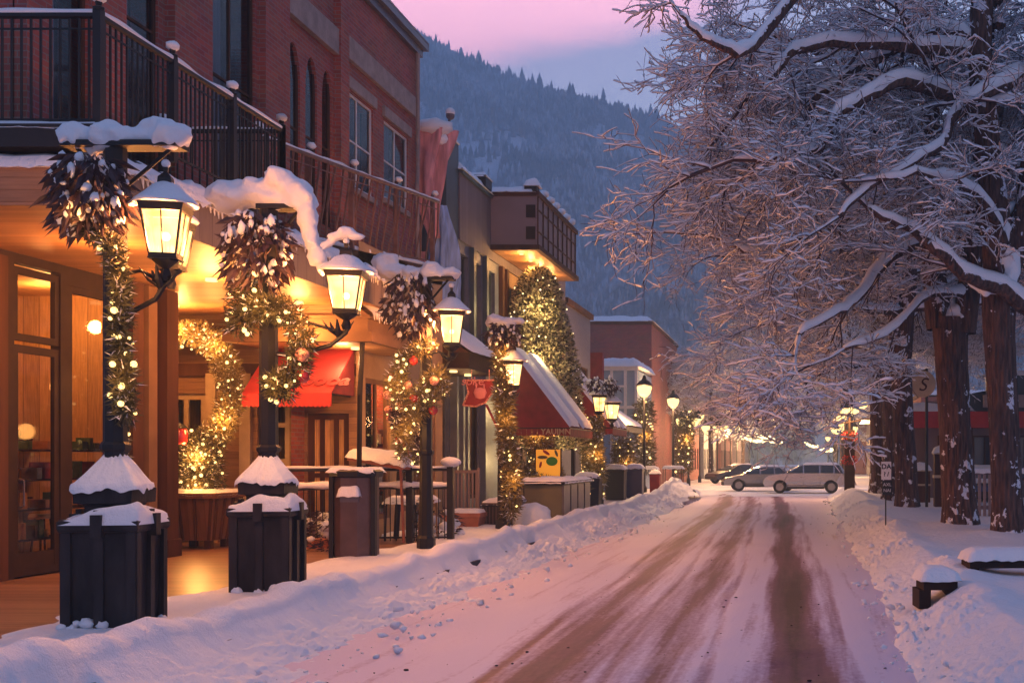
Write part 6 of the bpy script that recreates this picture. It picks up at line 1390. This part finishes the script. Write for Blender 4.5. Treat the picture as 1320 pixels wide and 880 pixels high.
class Tree:
    def __init__(s, seed): s.r = random.Random(seed); s.seg = []; s.thick = []
    def twigs(s, p, d, L, r, lvl, maxl, dens, droop):
        R_ = s.r; n = {1: 9, 2: 6, 3: 4, 4: 3}.get(lvl, 3)
        if lvl == 1: n = max(5, int(L/.38))
        pts = [p.copy()]; rr = [r]; q = p.copy(); dd = d.copy(); st = L/n
        for i in range(n):
            t = (i+1)/n
            w = .18 if lvl < 3 else .32
            dd = (dd+Vector((R_.gauss(0, w), R_.gauss(0, w), R_.gauss(0, w*.7)-droop*t*(.8 if lvl < 3 else .4)))).normalized()
            q2 = q+dd*st; r2 = max(.0055, r*(1-t*.72)); s.seg.append((*q, *q2, rr[-1], r2, lvl)); pts.append(q2); rr.append(r2)
            if lvl < maxl and (i > 0 or lvl > 1):
                k = dens[lvl]; k = int(k)+(R_.random() < k-int(k))
                for _ in range(k):
                    ax = Vector((R_.gauss(0, 1), R_.gauss(0, 1), R_.gauss(0, 1))); ax = (ax-dd*ax.dot(dd)).normalized(); an = R_.uniform(.35, .95)
                    cd_ = dd*math.cos(an)+ax*math.sin(an); cd_.z = cd_.z*.75+.05; cd_.normalize()
                    cl = L*R_.uniform(.40, .75)*(1.15-t*.5)
                    if lvl >= 3: cl = R_.uniform(.25, .65)
                    s.twigs(q2, cd_, cl, r2*.62, lvl+1, maxl, dens, droop)
            q = q2
    def limb(s, pts, r0, r1, kids_=1.0, Lc=(1.6, 3.2), maxl=4, dens=(0, 1.5, 1.7, 1.5), droop=.14, skip=.15, bias=None, sub=0):
        pts = [Vector(p) for p in pts]; out = [pts[0]]
        for i in range(len(pts)-1):   # catmull-rom
            a = pts[max(i-1, 0)]; b = pts[i]; c = pts[i+1]; d = pts[min(i+2, len(pts)-1)]
            for k in range(1, 5):
                t = k/4; v = .5*((2*b)+(c-a)*t+(2*a-5*b+4*c-d)*t*t+(3*b-a-3*c+d)*t**3)
                v += Vector((s.r.gauss(0, .02), s.r.gauss(0, .02), s.r.gauss(0, .02))); out.append(v)
        n = len(out); rr = [r0+(r1-r0)*(k/(n-1))**.8 for k in range(n)]; s.thick.append((out, rr))
        Ltot = sum((out[k+1]-out[k]).length for k in range(n-1)); acc = 0
        bias = bias or (0, 1.1, .25)
        for k in range(1, n):
            sl = (out[k]-out[k-1]).length; acc += sl; t = acc/Ltot
            if t < skip: continue
            d = (out[k]-out[k-1]).normalized(); m_ = sl*1.5*kids_; m_ = int(m_)+(s.r.random() < m_-int(m_))
            for _ in range(m_):
                ax = Vector((s.r.gauss(0, 1), s.r.gauss(0, 1), s.r.gauss(0, .8)))
                if bias is not None: ax += Vector(bias)
                ax = (ax-d*ax.dot(d)).normalized(); an = s.r.uniform(.5, 1.2); cd_ = (d*math.cos(an)+ax*math.sin(an)).normalized()
                s.twigs(out[k], cd_, s.r.uniform(*Lc)*(1.1-.4*t), max(.014, rr[k]*.38), 1, maxl, dens, droop)
        for q_ in range(sub):
            k = int(n*(.28+.5*(q_+s.r.random())/sub)); d = (out[k]-out[k-1]).normalized(); ax = Vector((s.r.gauss(0, 1), s.r.gauss(0, 1), s.r.gauss(0, .5)))
            ax = (ax-d*ax.dot(d)).normalized(); e = (d*.8+ax*.75).normalized(); p = out[k]; ps = [p]
            for j in range(4): e = (e+Vector((s.r.gauss(0, .2), s.r.gauss(0, .2), s.r.gauss(0, .14)-.06))).normalized(); p = p+e*s.r.uniform(.45, .75)*min(1, Ltot/5); ps.append(p)
            s.limb(ps, rr[k]*.62, .022, kids_, Lc, maxl, dens, droop, .05, None, 0)
        e = (out[-1]-out[-2]).normalized(); s.twigs(out[-1], e, s.r.uniform(*Lc), r1, 1, maxl, dens, droop)
    def auto(s, base, n, z0, z1, L=(5, 7), r=.12, rise=.5, az=(0, 6.28), **k):
        for i in range(n):
            a = az[0]+(az[1]-az[0])*(i+s.r.uniform(.1, .9))/n; h = z0+(z1-z0)*((i*.618) % 1); l = s.r.uniform(*L); d = Vector((math.cos(a), math.sin(a), rise*s.r.uniform(.5, 1.4)))
            p = Vector(base)+Vector((0, 0, h)); pts = [p]; 
            for j in range(4): d = (d+Vector((s.r.gauss(0, .16), s.r.gauss(0, .16), -.13+s.r.gauss(0, .1)))); d.normalize(); pts.append(pts[-1]+d*l/4)
            s.limb(pts, r, .035, **k)
    def build(s, name, label, trunk, fork=(), group='snow laden street trees', snowk=1.0, loc=(0, 0, 0)):
        t = thing(name, label, 'tree', loc, group=group)
        q = MB(); 
        for pts, rr, roots in trunk:
            pts = [Vector(p) for p in pts]; fine = []; fr = []
            for i in range(len(pts)-1):
                for k in range(6): u = k/6; fine.append(pts[i].lerp(pts[i+1], u)); fr.append(rr[i]+(rr[i+1]-rr[i])*u)
            fine.append(pts[-1]); fr.append(rr[-1]); i0 = len(q.v); n = 40
            for k, (p, r_) in enumerate(zip(fine, fr)):
                for j in range(n):
                    a = 2*math.pi*j/n; fl = 1+.10*noise.noise(Vector((math.cos(a)*1.8, math.sin(a)*1.8, p.z*.5+p.x)))+.075*noise.noise(Vector((math.cos(a)*8, math.sin(a)*8, p.z*1.1)))+.05*noise.noise(Vector((math.cos(a)*17, math.sin(a)*17, p.z*2.6)))
                    if roots: fl += .45*math.exp(-(p.z-pts[0].z)/.32)*(.6+.6*abs(math.sin(a*2.5+1)))
                    q.v.append((p.x+r_*fl*math.cos(a), p.y+r_*fl*math.sin(a), p.z))
            for k in range(len(fine)-1):
                for j in range(n): j2 = (j+1) % n; q.f.append((i0+k*n+j, i0+k*n+j2, i0+(k+1)*n+j2, i0+(k+1)*n+j))
        q.build('trunk', M['bark'], t, True)
        q = MB(); sn = MB()
        for pts, rr in s.thick:
            q.tube(pts, rr, 9)
            run = []; rad = []
            for k, p in enumerate(pts):
                d = (pts[min(k+1, len(pts)-1)]-pts[max(k-1, 0)]).normalized(); hz = math.sqrt(max(0, 1-d.z*d.z))
                ok = hz > .45
                if ok: run.append(p+Vector((0, 0, rr[k]*.62+.02))); rad.append((rr[k]*.86+.04)*min(1, (hz-.35)*2)*(1+.35*noise.noise(p*2.7)))
                if (not ok or k == len(pts)-1) and run:
                    if len(run) > 1: rad[0] *= .4; rad[-1] *= .5; sn.tube(run, rad, 8)
                    run = []; rad = []
        q.build('limbs', M['bark'], t, True); 
        if sn.v: sn.build('limb_snow', M['snow'], t, True)
        A = np.array(s.seg); p0 = A[:, :3]; p1 = A[:, 3:6]; r0 = A[:, 6]; r1 = A[:, 7]; lv = A[:, 8]
        d = p1-p0; Ln = np.linalg.norm(d, axis=1, keepdims=True); d = d/Ln; up = np.array([0, 0, 1.]); a = np.cross(d, up); al = np.linalg.norm(a, axis=1, keepdims=True); a = np.where(al > .05, a/np.maximum(al, .05), np.array([1., 0, 0])); b = np.cross(a, d)
        V = []
        for pp, rr_ in ((p0, r0), (p1, r1)):
            for an in (math.pi/2, math.pi*7/6, math.pi*11/6): V.append(pp+a*(math.cos(an)*rr_)[:, None]+b*(math.sin(an)*rr_)[:, None])
        V = np.stack(V, 1); N_ = len(A); V = V.reshape(-1, 3); base = (np.arange(N_)*6)[:, None]
        F = np.concatenate([base+np.array([[0, 1, 4, 3]]), base+np.array([[1, 2, 5, 4]]), base+np.array([[2, 0, 3, 5]])], 1).reshape(-1, 4)
        np_mesh('crown', V, F, M['twig'], t)
        rg = np.random.default_rng(len(A)); hz = np.sqrt(np.clip(1-d[:, 2]**2, 0, 1)); keep = (hz > .5) & (rg.random(N_) < .93)
        p0 = p0[keep]; p1 = p1[keep]; a = a[keep]; r0 = r0[keep]; r1 = r1[keep]; hz = hz[keep]; n2 = len(p0)
        w = (np.maximum(r0, r1)*1.1+.0075*snowk)*rg.uniform(.7, 1.25, n2)*hz; h = (.024+.8*np.maximum(r0, r1))*snowk*rg.uniform(.4, 1.7, n2)*hz; z = np.array([0, 0, 1.])
        zb = (r0*.25)[:, None]*z
        m_ = p0*.5+p1*.5
        V = np.stack([p0-a*w[:, None]*.8+zb, p0+a*w[:, None]*.8+zb, p0+zb+z*(h*.75)[:, None], p1-a*w[:, None]*.8+zb, p1+a*w[:, None]*.8+zb, p1+zb+z*(h*.75)[:, None], m_-a*w[:, None]*1.2+zb, m_+a*w[:, None]*1.2+zb, m_+zb+z*(h*1.25)[:, None]], 1).reshape(-1, 3)
        base = (np.arange(n2)*9)[:, None]
        F = np.concatenate([base+np.array([[0, 6, 8, 2]]), base+np.array([[1, 2, 8, 7]]), base+np.array([[6, 3, 5, 8]]), base+np.array([[7, 8, 5, 4]]), base+np.array([[0, 1, 7, 6]]), base+np.array([[6, 7, 4, 3]])], 1).reshape(-1, 4)
        np_mesh('snow', V, F, M['twigsnow'], t)
        s.n = N_
        return t
pp = lambda L, d: [P(x, y, d+(z[0] if z else 0)) for x, y, *z in L]
DN = (0, 1.0, 1.05, .8)
# T1: the big trunk nearest the camera
T = Tree(1); D1 = 22.7
for L, r0, r1, kk, *lc in (
    ([(1262, 70), (1228, 42), (1179, 48, -.5), (1130, 75, -1), (1095, 92, -1.2), (1050, 128, -1.5)], .20, .06, 1.0),
    ([(1255, 66, .2), (1200, 62, -1), (1135, 56, -1.5), (1056, 57, -2), (1020, 70, -2.2), (999, 95, -2.4), (960, 130, -2.5)], .15, .045, 1.0),
    ([(1275, 150), (1215, 120, -.8), (1162, 103, -1.6), (1120, 125, -2), (1078, 149, -2.3), (1056, 189, -2.6), (1010, 200, -2.8), (975, 205, -3)], .16, .055, 1.0),
    ([(1318, 98), (1275, 118, -.8), (1232, 143, -1.4), (1214, 184, -1.8), (1179, 206, -2.2), (1105, 255, -2.6), (1080, 280, -2.8)], .15, .04, 1.0),
    ([(1330, 400), (1290, 372, -.5), (1240, 350, -1), (1200, 312, -1.4), (1160, 290, -1.8), (1118, 268, -2.2)], .20, .05, .8),
    ([(1290, -40), (1180, -60, -2), (1060, -40, -3), (970, 60, -4), (935, 62, -4.4), (905, 45, -4.8), (880, 20, -5)], .16, .03, .45, (.8, 1.6)),
    ([(1285, 0), (1240, -60, 2), (1180, -100, 3), (1100, -90, 4), (1000, -60, 5)], .15, .04, 1.0),
    ([(1290, 210), (1230, 230, 1), (1150, 215, 2), (1060, 240, 2.6), (990, 260, 3)], .12, .035, 1.1),
    ([(1300, 320), (1260, 250, -1), (1200, 225, -2), (1130, 230, -2.6)], .10, .035, 1.0)):
    T.limb(pp(L, D1), r0, r1, kk, lc[0] if lc else (1.2, 2.5), 4, DN, .13)
b1 = P(1290, 300, D1)
T.auto((b1.x, b1.y, 0), 6, 6.5, 11, (4, 6), .11, .5, (.1, 2.9), Lc=(1.3, 2.6), dens=DN)
tr = [([P(1302, 712, D1), P(1298, 640, D1), P(1292, 500, D1), P(1288, 420, D1), P(1290, 345, D1)], [.36, .31, .30, .32, .36], True),
      ([P(1290, 352, D1), P(1280, 250, D1), P(1268, 130, D1), P(1262, 60, D1), P(1270, -60, D1), P(1290, -200, D1)], [.34, .27, .25, .24, .2, .12], False),
      ([P(1294, 360, D1), P(1325, 260, D1), P(1340, 120, D1), P(1350, -60, D1)], [.30, .24, .2, .12], False)]
t1 = T.build('street_tree', 'massive snow laden tree by the long bench with dark trunk dividing overhead', tr); nT1 = T.n
blobs(t1, [(P(1268, 362, 22.3), .30, (1.1, .6, .8)), (P(1302, 345, 22.45), .26, (.8, .6, 1.7)), (P(1296, 300, 22.5), .16, (.7, .6, 2.0))], 'fork_snow', .04)
# T2
T = Tree(2); D2 = 24.9
for L, r0, r1, kk in (
    ([(1205, 300), (1150, 330, -1), (1110, 380, -2), (1080, 400, -3), (1030, 430, -4)], .13, .035, 1.0),
    ([(1205, 220), (1130, 250, 0), (1070, 290, -1), (1020, 310, -2), (970, 322, -3), (930, 310, -3.5)], .14, .03, 1.0),
    ([(1202, 190), (1130, 170, 1), (1070, 165, 0), (1020, 170, -1), (975, 185, -2), (940, 205, -2.4)], .13, .03, 1.0),
    ([(1200, 120), (1130, 90, 2), (1060, 70, 1), (1010, 50, 0), (960, 50, -1), (930, 70, -1.5)], .13, .03, 1.0),
    ([(1245, 380), (1200, 380, -1), (1140, 430, -2), (1090, 450, -3)], .09, .03, .9),
    ([(1262, 200), (1290, 180, 1), (1340, 150, 2)], .10, .03, 1.0),
    ([(1200, 60), (1140, -10, 1), (1060, -50, 1), (960, -60, 1)], .12, .03, 1.0)):
    T.limb(pp(L, D2), r0*1.15, r1*1.2, kk, (1.1, 2.35), 4, DN, .08)
b2 = P(1235, 300, D2); T.auto((b2.x, b2.y, 0), 5, 6.5, 11, (4, 6), .1, .4, (.2, 2.9), Lc=(1.3, 2.6), dens=DN)
tr = [([P(1238, 700, D2), P(1236, 640, D2), P(1230, 540, D2), P(1226, 460, D2), P(1224, 410, D2)], [.43, .37, .35, .36, .40], True),
      ([P(1214, 425, D2), P(1204, 350, D2), P(1200, 260, D2), P(1200, 150, D2), P(1198, 20, D2), P(1190, -100, D2)], [.34, .25, .22, .2, .16, .1], False),
      ([P(1240, 430, D2), P(1252, 350, D2), P(1262, 220, D2), P(1272, 60, D2), P(1280, -80, D2)], [.32, .24, .2, .16, .1], False)]
t2 = T.build('street_tree', 'broad reddish barked tree with snow flecked forked trunk beside the massive bench tree', tr)
blobs(t2, [(P(1222, 407, 24.85), .34, (.8, .8, .5)), (P(1240, 409, 24.8), .26, (1, .8, .45)), (P(1228, 408, 24.85), .2, (.9, .6, 1.3)), (P(1226, 385, 24.85), .15, (.7, .6, 1.5))], 'fork_snow', .04)
# T3
T = Tree(3); D3 = 33
for L, r0, r1, kk in (
    ([(1160, 400), (1120, 400, -1), (1080, 390, -2), (1040, 400, -3), (980, 420, -4)], .14, .035, 1.0),
    ([(1160, 460), (1110, 470, -1), (1070, 475, -2), (1040, 490, -3), (1000, 505, -4)], .12, .03, 1.0),
    ([(1155, 340), (1100, 310, -1), (1060, 300, -1), (1010, 300, -2), (960, 315, -2)], .14, .03, 1.0),
    ([(1150, 280), (1100, 230, 1), (1050, 215, 1), (1000, 220, 0), (950, 245, -1)], .13, .03, 1.0),
    ([(1150, 240), (1130, 160, 1), (1080, 110, 2), (1000, 100, 3)], .12, .03, 1.0),
    ([(1165, 420), (1200, 380, 1), (1240, 350, 2)], .10, .03, 1.0)):
    T.limb(pp(L, D3), r0, r1, kk*1.1, (1.3, 2.6), 4, DN, .13)
b3_ = P(1165, 400, D3); T.auto((b3_.x, b3_.y, 0), 6, 6, 10, (5, 7), .1, .45, (.1, 3.0), Lc=(1.4, 3.0), dens=DN)
tr = [([P(1170, 672, D3), P(1168, 620, D3), P(1164, 540, D3), P(1160, 450, D3)], [.38, .33, .30, .32], True),
      ([P(1158, 455, D3), P(1152, 380, D3), P(1148, 280, D3), P(1150, 160, D3)], [.24, .2, .16, .1], False), ([P(1164, 460, D3), P(1172, 380, D3), P(1180, 260, D3)], [.26, .2, .12], False)]
T.build('street_tree', 'slimmer trunk tree standing behind the parking sign', tr)
# generic tree, shared by the ones further off
def generic(seed, label, H=6.7):
    T = Tree(seed)
    T.auto((0, 0, 0), 13, H-.8, H+4.5, (4.6, 6.6), .12, .5, (0, 6.28), kids_=.95, Lc=(1.5, 3.2), dens=DN, droop=.15)
    T.auto((0, 0, 0), 5, H+2.5, H+5.5, (3.5, 5), .09, 1.2, (0, 6.28), kids_=.95, Lc=(1.5, 2.8), dens=DN)
    tr = [([(0, 0, -.2), (.03, 0, 1.2), (-.05, 0, H), (.05, 0, H+2.5), (0, 0, H+5)], [.36, .29, .26, .2, .1], True), ([(0, 0, H-1), (.5, .2, H+1.5), (.9, .4, H+4)], [.2, .16, .08], False)]
    return T.build('street_tree', label, tr)
ga = generic(11, 'snowy tree right behind the slimmer trunk, arching over the road'); ga.location = (3.3, 41, 0)
gb = generic(12, 'snowy tree on the corner by the flower post'); gb.location = (3.4, 50, 0)
for src, x, y, rz, sc, lb in ((ga, 3.5, 80, 2.0, 1., 'snowy tree just past the estate car'),
                              (gb, 3.8, 92, 4.0, .95, 'snowy tree two blocks off on the tree side'), (ga, 4.2, 110, 5.0, .9, 'snowy tree beside the far taupe building'), (gb, 4.3, 135, .7, .85, 'most distant snowy tree on the tree side'),
                              (gb, 9.3, 36, 2.5, 1.0, 'snowy tree in front of the chalet roof'), (ga, 8.6, 24.5, 1.4, 1.0, 'snowy tree at the picture edge beyond the bench'), (ga, 11, 44, 3.4, 1.05, 'snowy tree over the chalet'),
                              (gb, -7.6, 98, 1.0, .75, 'pink lit bare tree over the shop side lamps'), (ga, -9.5, 88, 3.0, .7, 'smaller bare tree behind the twin street lamp'), (ga, -6.0, 122, 2.2, .62, 'small bare tree among the far light strings')):
    copy_tree(src, lb, (x, y, 0), rz, scale=sc)
